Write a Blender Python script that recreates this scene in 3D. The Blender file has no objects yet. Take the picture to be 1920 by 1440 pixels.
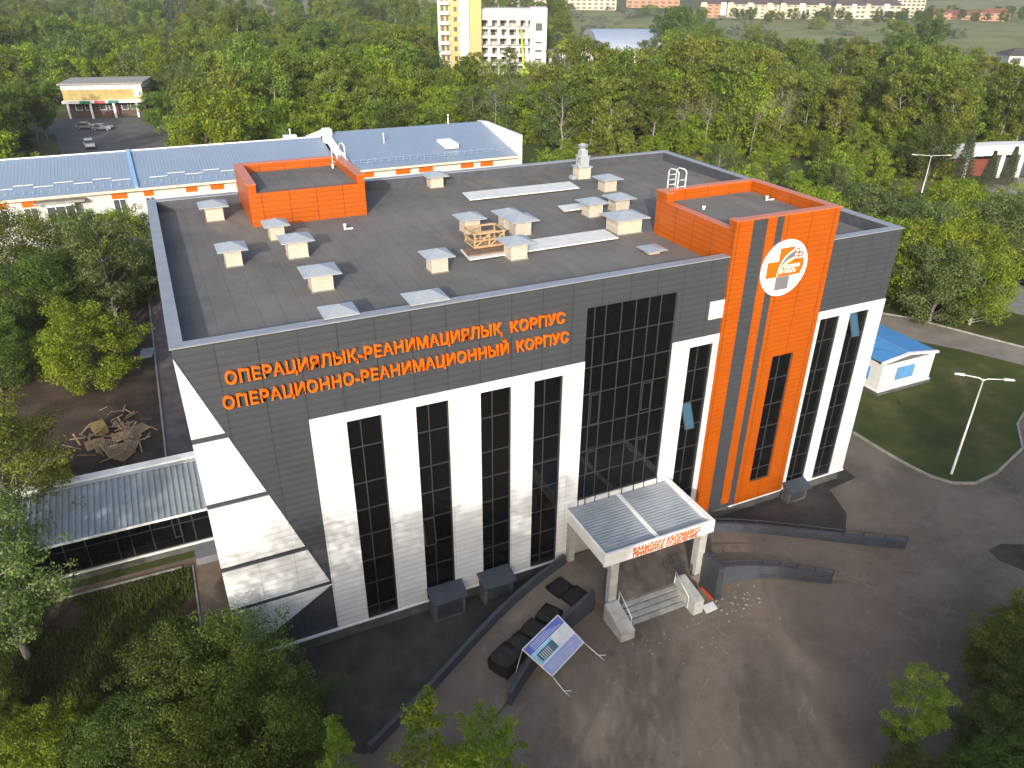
import bpy, math, random
import numpy as np
from mathutils import Vector, Matrix
S = bpy.context.scene
R = math.radians
# ---------------------------------------------------------------- camera, sky, sun
CAM = np.array([0.8122, -30.7668, 31.8416]); YAW, PIT, ROL, FPX = R(25.0237), R(28.3549), R(0.3788), 1425.43
def _axes():
    cy, sy, cp, sp = math.cos(YAW), math.sin(YAW), math.cos(PIT), math.sin(PIT)
    f = np.array([sy*cp, cy*cp, -sp]); r = np.array([cy, -sy, 0.]); u = np.cross(r, f)
    return f, r*math.cos(ROL)+u*math.sin(ROL), u*math.cos(ROL)-r*math.sin(ROL)
AF, AR, AU = _axes()
cd = bpy.data.cameras.new('camera'); cam = bpy.data.objects.new('camera', cd); S.collection.objects.link(cam)
cd.sensor_width = 36; cd.lens = FPX/1920*36; cd.clip_start = .5; cd.clip_end = 6000
cam.matrix_world = Matrix([[AR[0], AU[0], -AF[0], CAM[0]], [AR[1], AU[1], -AF[1], CAM[1]], [AR[2], AU[2], -AF[2], CAM[2]], [0, 0, 0, 1]])
S.camera = cam
def pix(x, y, z):      # where a world point shows in the 1920x1440 photograph (used to keep clearings free of trees)
    d = np.array([x, y, z])-CAM; w = d@AF
    return (960+FPX*(d@AR)/w, 720-FPX*(d@AU)/w, w)
SUND = Vector((1.45, 2.55, -1.0)).normalized()
W = bpy.data.worlds.new('World'); S.world = W; W.use_nodes = True
nt = W.node_tree; sky = nt.nodes.new('ShaderNodeTexSky'); sky.sky_type = 'NISHITA'; sky.sun_disc = False
sky.sun_elevation = math.asin(-SUND.z); sky.sun_rotation = math.atan2(-SUND.x, -SUND.y)
sky.air_density = 1.0; sky.dust_density = 4.5; sky.ozone_density = 2.0
bg = nt.nodes['Background']; bg.inputs[1].default_value = .15; nt.links.new(sky.outputs[0], bg.inputs[0])
sl = bpy.data.lights.new('sun', 'SUN'); sl.energy = 2.0; sl.angle = R(.6); sl.color = (1, .95, .85)
so = bpy.data.objects.new('sun', sl); S.collection.objects.link(so); so.rotation_euler = SUND.to_track_quat('-Z', 'Y').to_euler()
S.view_settings.view_transform = 'Standard'; S.view_settings.look = 'None'; S.view_settings.gamma = 1; S.view_settings.exposure = 1.0
# ---------------------------------------------------------------- materials
def base(name, col, rough=.7, metal=0., spec=.5):
    m = bpy.data.materials.new(name); m.use_nodes = True; b = m.node_tree.nodes['Principled BSDF']
    b.inputs['Base Color'].default_value = (*col, 1); b.inputs['Roughness'].default_value = rough
    b.inputs['Metallic'].default_value = metal; b.inputs['Specular IOR Level'].default_value = spec
    return m, m.node_tree, b
def N(nt, t, **k):
    n = nt.nodes.new('ShaderNode'+t)
    for a, v in k.items(): setattr(n, a, v)
    return n
def setin(nt, sock, v):
    if isinstance(v, bpy.types.NodeSocket): nt.links.new(v, sock)
    else: sock.default_value = v
def math_(nt, op, a, b=0., c=0.):
    n = N(nt, 'Math', operation=op); setin(nt, n.inputs[0], a); setin(nt, n.inputs[1], b); setin(nt, n.inputs[2], c); return n.outputs[0]
def coords(nt): return N(nt, 'TexCoord').outputs['Object']
def noise(nt, vec, scale, detail=4, rough=.6, vscale=None):
    if vscale:
        m = N(nt, 'Mapping'); nt.links.new(vec, m.inputs[0]); m.inputs['Scale'].default_value = vscale; vec = m.outputs[0]
    n = N(nt, 'TexNoise'); nt.links.new(vec, n.inputs['Vector']); n.inputs['Scale'].default_value = scale
    n.inputs['Detail'].default_value = detail; n.inputs['Roughness'].default_value = rough; return n.outputs['Fac']
def ramp(nt, fac, stops):
    r = N(nt, 'ValToRGB'); setin(nt, r.inputs[0], fac); e = r.color_ramp.elements
    while len(e) < len(stops): e.new(.5)
    for i, (p, c) in enumerate(stops): e[i].position = p; e[i].color = (*c, 1) if len(c) == 3 else c
    return r.outputs[0]
def mixc(nt, fac, a, b, mode='MIX'):
    m = N(nt, 'Mix', data_type='RGBA', blend_type=mode); setin(nt, m.inputs[0], fac)
    setin(nt, m.inputs[6], a if isinstance(a, bpy.types.NodeSocket) else (*a, 1)); setin(nt, m.inputs[7], b if isinstance(b, bpy.types.NodeSocket) else (*b, 1)); return m.outputs[2]
def bump(nt, b, h, strength=.3, dist=.02):
    n = N(nt, 'Bump'); n.inputs['Strength'].default_value = strength; n.inputs['Distance'].default_value = dist
    nt.links.new(h, n.inputs['Height']); nt.links.new(n.outputs[0], b.inputs['Normal'])
def mat(name, col, rough=.7, metal=0., var=.12, scale=1.5, bmp=.15, spec=.5):
    m, t, b = base(name, col, rough, metal, spec); c = coords(t)
    n = noise(t, c, scale, 5); lo = tuple(x*(1-var) for x in col); hi = tuple(min(1, x*(1+var)) for x in col)
    t.links.new(ramp(t, n, [(.3, lo), (.7, hi)]), b.inputs['Base Color'])
    if bmp: bump(t, b, noise(t, c, scale*8, 3), bmp, .02)
    return m
def line(nt, x, period, width, off=0.):   # 1 inside a thin line repeated every period
    f = math_(nt, 'FRACT', math_(nt, 'DIVIDE', math_(nt, 'ADD', x, off), period)); return math_(nt, 'LESS_THAN', f, width/period)
def cladding(name, col, rough=.4, pitch=.34, joint=1.69, off=.1, jcol=(.02, .02, .022), jamt=.8):
    m, t, b = base(name, col, rough); c = coords(t); s = N(t, 'SeparateXYZ'); t.links.new(c, s.inputs[0])
    xy = math_(t, 'ADD', s.outputs[0], s.outputs[1])
    seam = line(t, s.outputs[2], pitch, .035); jn = line(t, xy, joint, .05, off)
    n = noise(t, c, .6, 4); cc = ramp(t, n, [(.3, tuple(x*.93 for x in col)), (.7, tuple(min(1, x*1.05) for x in col))])
    fl = N(t, 'CombineXYZ'); t.links.new(math_(t, 'FLOOR', math_(t, 'DIVIDE', math_(t, 'ADD', xy, off), joint)), fl.inputs[0]); t.links.new(math_(t, 'FLOOR', math_(t, 'DIVIDE', s.outputs[2], pitch*3)), fl.inputs[1])
    wn = N(t, 'TexWhiteNoise', noise_dimensions='3D'); t.links.new(fl.outputs[0], wn.inputs['Vector']); cc = mixc(t, math_(t, 'MULTIPLY', wn.outputs['Value'], .13), cc, tuple(x*.5 for x in col))
    dr = noise(t, c, 1.0, 4, .6, vscale=(2.2, 2.2, .12)); cc = mixc(t, ramp(t, dr, [(.55, (0, 0, 0)), (.8, (.22, .22, .22))]), cc, tuple(x*.55 for x in col))
    st = noise(t, c, 1.0, 2, vscale=(.15, .15, 2.9)); cc = mixc(t, math_(t, 'MULTIPLY', st, .16), cc, tuple(x*.55 for x in col))
    cc = mixc(t, math_(t, 'MULTIPLY', seam, .42), cc, tuple(x*.35 for x in col)); cc = mixc(t, math_(t, 'MULTIPLY', jn, jamt), cc, jcol)
    t.links.new(cc, b.inputs['Base Color'])
    saw = math_(t, 'FRACT', math_(t, 'DIVIDE', s.outputs[2], pitch)); prof = math_(t, 'SINE', math_(t, 'MULTIPLY', saw, 3.14159))
    hh = math_(t, 'ADD', math_(t, 'MULTIPLY', prof, .5), math_(t, 'MULTIPLY', noise(t, c, .9, 2), .6))
    bump(t, b, hh, .35, .03); return m
def corrug(name, col, axis=0, pitch=.3, rough=.45, metal=.0, var=.08, stain=None):
    m, t, b = base(name, col, rough, metal); c = coords(t); s = N(t, 'SeparateXYZ'); t.links.new(c, s.inputs[0])
    w = math_(t, 'SINE', math_(t, 'MULTIPLY', s.outputs[axis], 6.28318/pitch)); w2 = math_(t, 'MAXIMUM', w, .2)
    n = noise(t, c, .35, 6, .7); cc = ramp(t, n, [(.25, tuple(x*(1-var) for x in col)), (.75, tuple(x*(1+var) for x in col))])
    if stain: cc = mixc(t, ramp(t, noise(t, c, .9, 6, .75), [(.56, (0, 0, 0)), (.75, (.6, .6, .6))]), cc, stain)
    seam = line(t, s.outputs[axis], pitch, pitch*.16); cc = mixc(t, math_(t, 'MULTIPLY', seam, .35), cc, tuple(x*.45 for x in col))
    t.links.new(cc, b.inputs['Base Color']); bump(t, b, w2, .5, .05); return m
WHITE = cladding('white cladding', (.69, .70, .71), .35, jcol=(.3, .3, .3), jamt=.35)
GREY = cladding('graphite cladding', (.050, .056, .066), .42)
ORANGE = cladding('orange cladding', (.40, .080, .0015), .38, pitch=.3, joint=1.69, off=.55, jcol=(.07, .02, .0), jamt=.7)
GREYPL = mat('parapet flashing', (.26, .27, .30), .45, .1, .10, 1.2, .05)
GREYIN = mat('parapet inner membrane', (.055, .06, .075), .7, 0, .2, 2)
ORPL = mat('orange flashing', (.50, .12, .03), .35, 0, .08, 1)
TRIM = mat('white trim', (.78, .78, .76), .45, 0, .05, 1, .03)
CONC = mat('concrete', (.27, .26, .235), .85, 0, .25, 1.8, .25)
CONCL = mat('pale concrete', (.36, .36, .34), .85, 0, .2, 2.2, .25)
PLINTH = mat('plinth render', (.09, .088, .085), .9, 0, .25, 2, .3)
DARKM = mat('dark grey metal', (.045, .05, .06), .5, .1, .15, 1.5, .05)
RAMPM = mat('graphite ramp wall', (.05, .058, .075), .55, 0, .2, 1.2, .1)
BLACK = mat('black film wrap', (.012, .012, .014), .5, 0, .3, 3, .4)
FRAME = mat('window frame', (.048, .048, .052), .4, .2, .05, 2, 0)
FRAMEW = mat('white frame', (.75, .75, .74), .45, 0, .05, 2, 0)
GALV = mat('galvanised steel', (.42, .455, .48), .45, .35, .10, 1.5, .05)
GALVW = mat('white painted steel', (.74, .75, .74), .45, 0, .06, 3, .0)
SLABM = mat('white roof slab', (.62, .62, .60), .7, 0, .1, 2, .1)
WOOD = mat('weathered wood', (.36, .24, .13), .8, 0, .3, 4, .2)
WOODD = mat('dark wood boards', (.17, .11, .075), .85, 0, .3, 4, .2)
BARKP = mat('pale bark', (.24, .225, .20), .85, 0, .3, 6, .3)
BARKD = mat('brown bark', (.12, .095, .07), .9, 0, .3, 6, .3)
BARKG = mat('dead wood', (.23, .21, .19), .9, 0, .2, 4, .1)
BRICKR = mat('red brick', (.16, .04, .03), .85, 0, .25, 2, .2)
BLUEP = mat('blue painted metal', (.10, .27, .52), .45, .0, .1, 2, .05)
YELLOW = mat('yellow render', (.46, .34, .15), .8, 0, .08, .5, 0)
CREAM = mat('cream render', (.46, .41, .32), .8, 0, .08, .4, 0)
OCHRE = mat('ochre tiles', (.36, .27, .10), .7, 0, .3, .8, .1)
WHITEB = mat('white render', (.55, .54, .52), .8, 0, .06, .5, 0)
PINKB = mat('orange render', (.40, .20, .11), .8, 0, .1, .5, 0)
ROOFD = mat('dark tile roof', (.07, .055, .055), .8, 0, .2, .5, .1)
ROOFR = mat('red tile roof', (.20, .075, .05), .8, 0, .2, .5, .1)
LIME = mat('lime crane paint', (.42, .62, .05), .4, 0, .05, 1, 0)
ORGL = mat('orange sign face', (.60, .115, .003), .35, 0, .03, 2, 0)
REDO = mat('orange red plate', (.60, .08, .01), .45, 0, .1, 2, 0)
LOGOW = mat('logo white', (.85, .85, .85), .4, 0, .02, 2, 0)
LOGOG = mat('logo grey', (.15, .155, .17), .4, 0, .04, 2, 0)
LOGOY = mat('logo yellow', (.80, .42, .02), .4, 0, .04, 2, 0)
LOGOD = mat('logo slate', (.06, .075, .10), .4, 0, .04, 2, 0)
CARW = mat('white car paint', (.68, .68, .66), .3, 0, .03, 1, 0)
CARS = mat('silver car paint', (.38, .39, .40), .3, .4, .03, 1, 0)
TYRE = mat('tyre rubber', (.015, .015, .015), .8, 0, .1, 3, 0)
LAMPM = mat('lamp lens', (.7, .7, .66), .3, 0, .03, 1, 0)
BANB = mat('banner blue', (.12, .16, .52), .5, 0, .12, 3, 0)
BANV = mat('banner violet', (.30, .34, .62), .5, 0, .12, 3, 0)
BANW = mat('banner white', (.66, .68, .68), .5, 0, .06, 3, 0)
BANC = mat('banner cyan', (.28, .56, .70), .5, 0, .3, 2.5, 0)
BAND = mat('banner dark print', (.07, .12, .16), .5, 0, .4, 3, 0)
YDRUM = mat('yellow plastic', (.42, .34, .04), .6, 0, .1, 3, 0)
def glass(name, col=(.004, .0045, .005), rough=.03):
    m, t, b = base(name, col, rough, 0, .36); c = coords(t)
    bump(t, b, noise(t, c, .35, 2), .06, .05); return m
GLASS = glass('black glass'); SKYGLASS = glass('sky tinted glass', (.03, .09, .15), .08); GLASSF = mat('far window glass', (.07, .08, .09), .25, 0, .4, .3, 0)  # blue of the tilted sashes: reflected sky put into the glass colour
def brickm():
    m, t, b = base('vent brick', (.5, .46, .4), .85); c = coords(t)
    mp = N(t, 'Mapping'); mp.inputs['Rotation'].default_value = (R(90), 0, 0); t.links.new(c, mp.inputs[0])
    br = N(t, 'TexBrick'); t.links.new(mp.outputs[0], br.inputs[0]); br.inputs['Scale'].default_value = 1.0
    br.inputs['Brick Width'].default_value = .30; br.inputs['Row Height'].default_value = .14; br.inputs['Mortar Size'].default_value = .012
    br.inputs['Color1'].default_value = (.50, .42, .33, 1); br.inputs['Color2'].default_value = (.36, .30, .24, 1); br.inputs['Mortar'].default_value = (.48, .46, .42, 1)
    n = noise(t, c, 2.5, 5, .7); t.links.new(mixc(t, math_(t, 'MULTIPLY', n, .5), br.outputs[0], (.5, .46, .4)), b.inputs['Base Color']); bump(t, b, n, .3, .02); return m
BRICKV = brickm()
def roofm():
    m, t, b = base('bitumen roof', (.1, .1, .1), .9, 0, .2); c = coords(t); s = N(t, 'SeparateXYZ'); t.links.new(c, s.inputs[0])
    n1 = noise(t, c, .16, 6, .65); n2 = noise(t, c, 1.1, 6, .75); n3 = noise(t, c, 26, 2)
    cc = ramp(t, n1, [(.3, (.128, .122, .117)), (.5, (.172, .164, .156)), (.7, (.212, .198, .182))])
    cc = mixc(t, ramp(t, n2, [(.47, (0, 0, 0)), (.7, (.65, .65, .65))]), cc, (.225, .20, .17))
    strip = noise(t, c, 1.0, 1, vscale=(1.0, .06, 1)); cc = mixc(t, math_(t, 'MULTIPLY', strip, .25), cc, (.075, .068, .064))
    seam = line(t, s.outputs[0], 1.0, .035); cc = mixc(t, math_(t, 'MULTIPLY', seam, .38), cc, (.04, .04, .045))
    dr = noise(t, c, .35, 4, .6, vscale=(1, .25, 1)); cc = mixc(t, ramp(t, dr, [(.55, (0, 0, 0)), (.68, (.55, .55, .55))]), cc, (.27, .235, .19))
    cc = mixc(t, math_(t, 'MULTIPLY', n3, .25), cc, (.06, .06, .06)); t.links.new(cc, b.inputs['Base Color']); bump(t, b, n3, .25, .01); return m
ROOF = roofm()
CORRC = corrug('canopy sheet', (.36, .41, .45), 1, .17, .35, .35, .12)
CANM = mat('canopy steel', (.40, .43, .45), .32, .45, .12, 1.2, 0)
CORRG = corrug('gallery sheet', (.30, .345, .37), 0, .34, .5, .15, .14, (.16, .15, .13))
CORRB = corrug('blue roof sheet', (.215, .275, .365), 0, .40, .5, .0, .06, (.22, .30, .42))
CORRH = corrug('hut roof sheet', (.07, .27, .55), 1, .30, .45, .0, .06)
CORRF = corrug('hangar sheet', (.36, .41, .50), 0, 1.2, .5, .1, .05)
def asphaltm():
    m, t, b = base('asphalt', (.07, .065, .06), .95, 0, .12); c = coords(t)
    n1 = noise(t, c, .09, 7, .66); n2 = noise(t, c, .5, 6, .7); n3 = noise(t, c, 14, 4, .7)
    sw = noise(t, c, .22, 5, .6, vscale=(.45, 1.6, 1))
    cc = ramp(t, n1, [(.3, (.118, .094, .074)), (.5, (.178, .142, .110)), (.7, (.25, .20, .152))])
    cc = mixc(t, ramp(t, n2, [(.46, (0, 0, 0)), (.74, (.5, .5, .5))]), cc, (.25, .215, .18))
    cc = mixc(t, ramp(t, sw, [(.52, (0, 0, 0)), (.72, (.4, .4, .4))]), cc, (.26, .22, .18))
    v = N(t, 'TexVoronoi', feature='DISTANCE_TO_EDGE'); mp = N(t, 'Mapping'); mp.inputs['Scale'].default_value = (.11, .15, .1)
    wn = N(t, 'TexNoise'); wn.inputs['Scale'].default_value = .5; t.links.new(c, wn.inputs[0])
    ad = N(t, 'VectorMath', operation='MULTIPLY_ADD'); t.links.new(wn.outputs['Color'], ad.inputs[0]); ad.inputs[1].default_value = (2.5, 2.5, 0); t.links.new(c, ad.inputs[2])
    t.links.new(ad.outputs[0], mp.inputs[0]); t.links.new(mp.outputs[0], v.inputs['Vector'])
    crack = ramp(t, v.outputs['Distance'], [(0, (.55, .55, .55)), (.004, (.3, .3, .3)), (.012, (0, 0, 0))]); cc = mixc(t, crack, cc, (.30, .26, .22))
    sp = noise(t, c, 3.2, 3, .5); cc = mixc(t, ramp(t, sp, [(.72, (0, 0, 0)), (.76, (.5, .5, .5))]), cc, (.22, .2, .175))
    dk = noise(t, c, 1.1, 3, .5); cc = mixc(t, ramp(t, dk, [(.64, (0, 0, 0)), (.76, (.45, .45, .45))]), cc, (.07, .058, .05))
    cc = mixc(t, math_(t, 'MULTIPLY', n3, .35), cc, (.05, .046, .042)); t.links.new(cc, b.inputs['Base Color']); bump(t, b, n3, .4, .015); return m
ASPH = asphaltm()
ASPHD = mat('dark bitumen and shaded asphalt', (.062, .054, .048), .95, 0, .3, .6, .25, .12)  # bitumen by the tower; also the painted shade of the left apron
ROADM = mat('old road', (.20, .175, .15), .9, 0, .25, .35, .25)
SOIL = None
def groundm(name, stops, sc=.35, fine=9, stretch=None, bmp=.6):
    m, t, b = base(name, (.1, .1, .05), .95, 0, .2); c = coords(t)
    n1 = noise(t, c, sc, 8, .68); n2 = noise(t, c, fine, 4, .7)
    cc = ramp(t, n1, stops); cc = mixc(t, math_(t, 'MULTIPLY', n2, .55), cc, tuple(x*.35 for x in stops[0][1])); t.links.new(cc, b.inputs['Base Color'])
    bump(t, b, n2, bmp, .06); return m
SOIL = groundm('bare soil', [(.3, (.045, .03, .022)), (.5, (.085, .058, .042)), (.62, (.12, .088, .065)), (.75, (.07, .07, .03))], .35, 7)
LAWN = groundm('lawn grass', [(.28, (.035, .05, .012)), (.45, (.058, .078, .018)), (.58, (.09, .10, .028)), (.7, (.16, .135, .075))], .2, 12)
TALL = groundm('tall grass', [(.35, (.035, .055, .01)), (.5, (.06, .085, .016)), (.68, (.09, .10, .03)), (.8, (.13, .1, .06))], .5, 6)
GRND = groundm('wild ground', [(.25, (.045, .065, .016)), (.45, (.08, .10, .026)), (.6, (.13, .13, .05)), (.75, (.18, .15, .085))], .035, 1.2)
FIELD = groundm('dry field', [(.25, (.11, .15, .045)), (.42, (.17, .20, .07)), (.55, (.26, .25, .11)), (.7, (.33, .29, .16))], .02, .7)
PATCHY = groundm('dry verge', [(.3, (.09, .10, .03)), (.5, (.16, .14, .06)), (.7, (.22, .17, .09))], .25, 6)
def leafm(name, c1, c2, c3, rough=.5, trans=.42):
    m = bpy.data.materials.new(name); m.use_nodes = True; t = m.node_tree; t.nodes.clear()
    o = N(t, 'OutputMaterial'); at = N(t, 'Attribute', attribute_name='var'); oi = N(t, 'ObjectInfo')
    cc = ramp(t, at.outputs['Fac'], [(0, c1), (.5, c2), (1, c3)])
    hs = N(t, 'HueSaturation'); t.links.new(cc, hs.inputs['Color'])
    hs.inputs['Hue'].default_value = .5; t.links.new(math_(t, 'MULTIPLY_ADD', oi.outputs['Random'], .035, .4825), hs.inputs['Hue'])
    t.links.new(math_(t, 'MULTIPLY_ADD', oi.outputs['Random'], .45, .90), hs.inputs['Value'])
    b = N(t, 'BsdfPrincipled'); b.inputs['Roughness'].default_value = rough; b.inputs['Specular IOR Level'].default_value = .25
    tr = N(t, 'BsdfTranslucent'); mx = N(t, 'MixShader'); mx.inputs[0].default_value = trans
    t.links.new(hs.outputs[0], b.inputs['Base Color']); t.links.new(hs.outputs[0], tr.inputs[0])
    t.links.new(b.outputs[0], mx.inputs[1]); t.links.new(tr.outputs[0], mx.inputs[2]); t.links.new(mx.outputs[0], o.inputs[0]); return m
L_MID = leafm('leaf green', (.060, .095, .014), (.115, .165, .022), (.20, .25, .04))
L_BRI = leafm('leaf fresh green', (.090, .14, .010), (.165, .23, .016), (.27, .32, .03))
L_OLI = leafm('leaf olive', (.085, .115, .018), (.16, .19, .028), (.26, .27, .05))
L_SIL = leafm('leaf silvery', (.055, .088, .022), (.10, .145, .036), (.19, .24, .085))
L_DRK = leafm('leaf dark', (.04, .065, .013), (.075, .115, .02), (.13, .175, .032))
L_SPR = leafm('needle green', (.025, .045, .02), (.045, .075, .03), (.08, .11, .045), .6, .15)
L_GRY = leafm('leaf sage', (.12, .14, .09), (.19, .21, .15), (.28, .30, .22))
GRASSB = leafm('grass blades', (.04, .06, .01), (.075, .10, .018), (.12, .14, .04), .6, .3)
# ---------------------------------------------------------------- mesh helpers
LINK = S.collection.objects.link
def tag(o, label=None, cat=None, group=None, kind=None):
    if label: o['label'] = label
    if cat: o['category'] = cat
    if group: o['group'] = group
    if kind: o['kind'] = kind
    return o
def empty(name, loc=(0, 0, 0), rz=0., label=None, cat=None, group=None):
    o = bpy.data.objects.new(name, None); LINK(o); o.location = loc; o.rotation_euler = (0, 0, rz); o.empty_display_size = .3
    return tag(o, label, cat, group)
def rootloc(o):
    while o.parent: o = o.parent
    return o.location
class MB:
    def __init__(s): s.v = []; s.f = []; s.m = []; s.mi = 0; s.sm = []; s.smooth = False
    def add(s, vs, fs):
        n = len(s.v); s.v += [tuple(v) for v in vs]; s.f += [tuple(i+n for i in f) for f in fs]; s.m += [s.mi]*len(fs); s.sm += [s.smooth]*len(fs); return s
    def quad(s, a, b, c, d): return s.add([a, b, c, d], [(0, 1, 2, 3)])
    def poly(s, pts): return s.add(pts, [tuple(range(len(pts)))])
    def box(s, x0, x1, y0, y1, z0, z1):
        return s.add([(x0, y0, z0), (x1, y0, z0), (x1, y1, z0), (x0, y1, z0), (x0, y0, z1), (x1, y0, z1), (x1, y1, z1), (x0, y1, z1)],
                     [(0, 3, 2, 1), (4, 5, 6, 7), (0, 1, 5, 4), (1, 2, 6, 5), (2, 3, 7, 6), (3, 0, 4, 7)])
    def obox(s, c, ax, ay, az):      # centre and three half-axis vectors
        c, ax, ay, az = map(np.array, (c, ax, ay, az)); vs = [c+i*ax+j*ay+k*az for k in (-1, 1) for i, j in ((-1, -1), (1, -1), (1, 1), (-1, 1))]
        return s.add(vs, [(0, 3, 2, 1), (4, 5, 6, 7), (0, 1, 5, 4), (1, 2, 6, 5), (2, 3, 7, 6), (3, 0, 4, 7)])
    def bar(s, a, b, w, h=None):     # rectangular bar between two points
        a, b = np.array(a, float), np.array(b, float); d = b-a; L = np.linalg.norm(d); d /= L; up = np.array([0, 0, 1.]) if abs(d[2]) < .95 else np.array([0, 1., 0])
        x = np.cross(d, up); x /= np.linalg.norm(x); y = np.cross(x, d); return s.obox((a+b)/2, d*L/2, x*w/2, y*(h or w)/2)
    def prism(s, pts, z0, z1):       # polygon in xy (counter-clockwise) extruded in z
        n = len(pts); vs = [(x, y, z0) for x, y in pts]+[(x, y, z1) for x, y in pts]
        return s.add(vs, [tuple(range(n-1, -1, -1)), tuple(range(n, 2*n))]+[(i, (i+1) % n, n+(i+1) % n, n+i) for i in range(n)])
    def xprism(s, pts, x0, x1):      # polygon in yz extruded along x
        n = len(pts); vs = [(x0, y, z) for y, z in pts]+[(x1, y, z) for y, z in pts]
        return s.add(vs, [tuple(range(n)), tuple(range(2*n-1, n-1, -1))]+[(i, n+i, n+(i+1) % n, (i+1) % n) for i in range(n)])
    def yprism(s, pts, y0, y1):      # polygon in xz (counter-clockwise seen from -y) extruded along y
        n = len(pts); vs = [(x, y0, z) for x, z in pts]+[(x, y1, z) for x, z in pts]
        return s.add(vs, [tuple(range(n)), tuple(range(2*n-1, n-1, -1))]+[((i+1) % n, i, n+i, n+(i+1) % n) for i in range(n)])
    def tube(s, pts, rad, k=6, cap=True):
        pts = [np.array(p, float) for p in pts]; rad = rad if hasattr(rad, '__len__') else [rad]*len(pts); n0 = len(s.v); rings = []
        for i, p in enumerate(pts):
            d = pts[min(i+1, len(pts)-1)]-pts[max(i-1, 0)]; d = d/(np.linalg.norm(d)+1e-9); up = np.array([0, 0, 1.]) if abs(d[2]) < .9 else np.array([1., 0, 0])
            x = np.cross(d, up); x /= np.linalg.norm(x); y = np.cross(d, x)
            s.v += [tuple(p+rad[i]*(x*math.cos(a)+y*math.sin(a))) for a in [2*math.pi*j/k for j in range(k)]]
        for i in range(len(pts)-1):
            for j in range(k):
                s.f.append((n0+i*k+j, n0+i*k+(j+1) % k, n0+(i+1)*k+(j+1) % k, n0+(i+1)*k+j)); s.m.append(s.mi); s.sm.append(True)
        if cap:
            s.f.append(tuple(n0+j for j in range(k))); s.m.append(s.mi); s.sm.append(False)
            e = n0+(len(pts)-1)*k; s.f.append(tuple(e+j for j in range(k-1, -1, -1))); s.m.append(s.mi); s.sm.append(False)
        return s
    def build(s, name, mats, parent=None, label=None, cat=None, group=None, kind=None, bevel=0.):
        me = bpy.data.meshes.new(name); o = rootloc(parent) if parent else (0, 0, 0)
        me.from_pydata([(x-o[0], y-o[1], z-o[2]) for x, y, z in s.v], [], s.f)
        for m in (mats if isinstance(mats, (list, tuple)) else [mats]): me.materials.append(m)
        me.polygons.foreach_set('material_index', s.m); me.polygons.foreach_set('use_smooth', s.sm); me.update()
        ob = bpy.data.objects.new(name, me); LINK(ob); ob.parent = parent
        if bevel: b = ob.modifiers.new('bevel', 'BEVEL'); b.width = bevel; b.segments = 2; b.limit_method = 'ANGLE'
        return tag(ob, label, cat, group, kind)
def each(mb, name, mt, parent):      # every box of a builder as a part of its own
    for i in range(len(mb.v)//8):
        b = MB(); b.add(mb.v[8*i:8*i+8], [(0, 3, 2, 1), (4, 5, 6, 7), (0, 1, 5, 4), (1, 2, 6, 5), (2, 3, 7, 6), (3, 0, 4, 7)]); b.build(name, mt, parent)
def copy_tree(o, loc=None, rz=None, scale=None, label=None, group=None):
    r = o.copy(); LINK(r)
    for ch in o.children:
        c = ch.copy(); LINK(c); c.parent = r
        for g in ch.children: d = g.copy(); LINK(d); d.parent = c
    if loc is not None: r.location = loc
    if rz is not None: r.rotation_euler = (0, 0, rz)
    if scale is not None: r.scale = scale if hasattr(scale, '__len__') else (scale,)*3
    if label: r['label'] = label
    if group: r['group'] = group
    return r
def holes(mb, x0, x1, z0, z1, hs, y, depth, edge=0.):   # wall plane facing -y with rectangular holes and their jambs
    xs = sorted({x0, x1, *[h[0] for h in hs], *[h[1] for h in hs]}); zs = sorted({z0, z1, *[h[2] for h in hs], *[h[3] for h in hs]})
    for a, b in zip(xs, xs[1:]):
        for c, d in zip(zs, zs[1:]):
            if any(h[0] <= a and b <= h[1] and h[2] <= c and d <= h[3] for h in hs): continue
            mb.quad((a, y, c), (b, y, c), (b, y, d), (a, y, d))
    for (a, b, c, d) in hs:
        q = y+depth
        if c > z0: mb.quad((a, y, c), (a, q, c), (b, q, c), (b, y, c))
        mb.quad((a, y, d), (b, y, d), (b, q, d), (a, q, d)); mb.quad((a, y, c), (a, y, d), (a, q, d), (a, q, c)); mb.quad((b, y, c), (b, q, c), (b, q, d), (b, y, d))
    if edge:
        q = y+edge; mb.quad((x0, y, z0), (x0, y, z1), (x0, q, z1), (x0, q, z0)); mb.quad((x1, y, z0), (x1, q, z0), (x1, q, z1), (x1, y, z1))
        mb.quad((x0, y, z1), (x1, y, z1), (x1, q, z1), (x0, q, z1)); mb.quad((x0, y, z0), (x0, q, z0), (x1, q, z0), (x1, y, z0))
def text(name, s, m, parent, x0, x1, z0, z1, y, depth, bold=.025):
    cu = bpy.data.curves.new(name, 'FONT'); cu.body = s; cu.size = 1; cu.offset = bold; cu.extrude = .1; cu.resolution_u = 3; cu.space_character = 1.06
    t = bpy.data.objects.new('tmp', cu); LINK(t); dg = bpy.context.evaluated_depsgraph_get(); me = bpy.data.meshes.new_from_object(t.evaluated_get(dg)); bpy.data.objects.remove(t)
    co = np.empty(len(me.vertices)*3); me.vertices.foreach_get('co', co); co = co.reshape(-1, 3)
    cap = .729+2*bold; o = rootloc(parent); n = np.empty_like(co)
    n[:, 0] = x0+(co[:, 0]-co[:, 0].min())/(co[:, 0].max()-co[:, 0].min())*(x1-x0)-o[0]
    n[:, 2] = z0+(co[:, 1]+bold)/cap*(z1-z0)-o[2]; n[:, 1] = y-(co[:, 2]+.1)/.2*depth-o[1]
    me.vertices.foreach_set('co', n.ravel()); me.materials.clear(); me.materials.append(m); me.name = name; me.update()
    ob = bpy.data.objects.new(name, me); LINK(ob); ob.parent = parent; return ob
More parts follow.
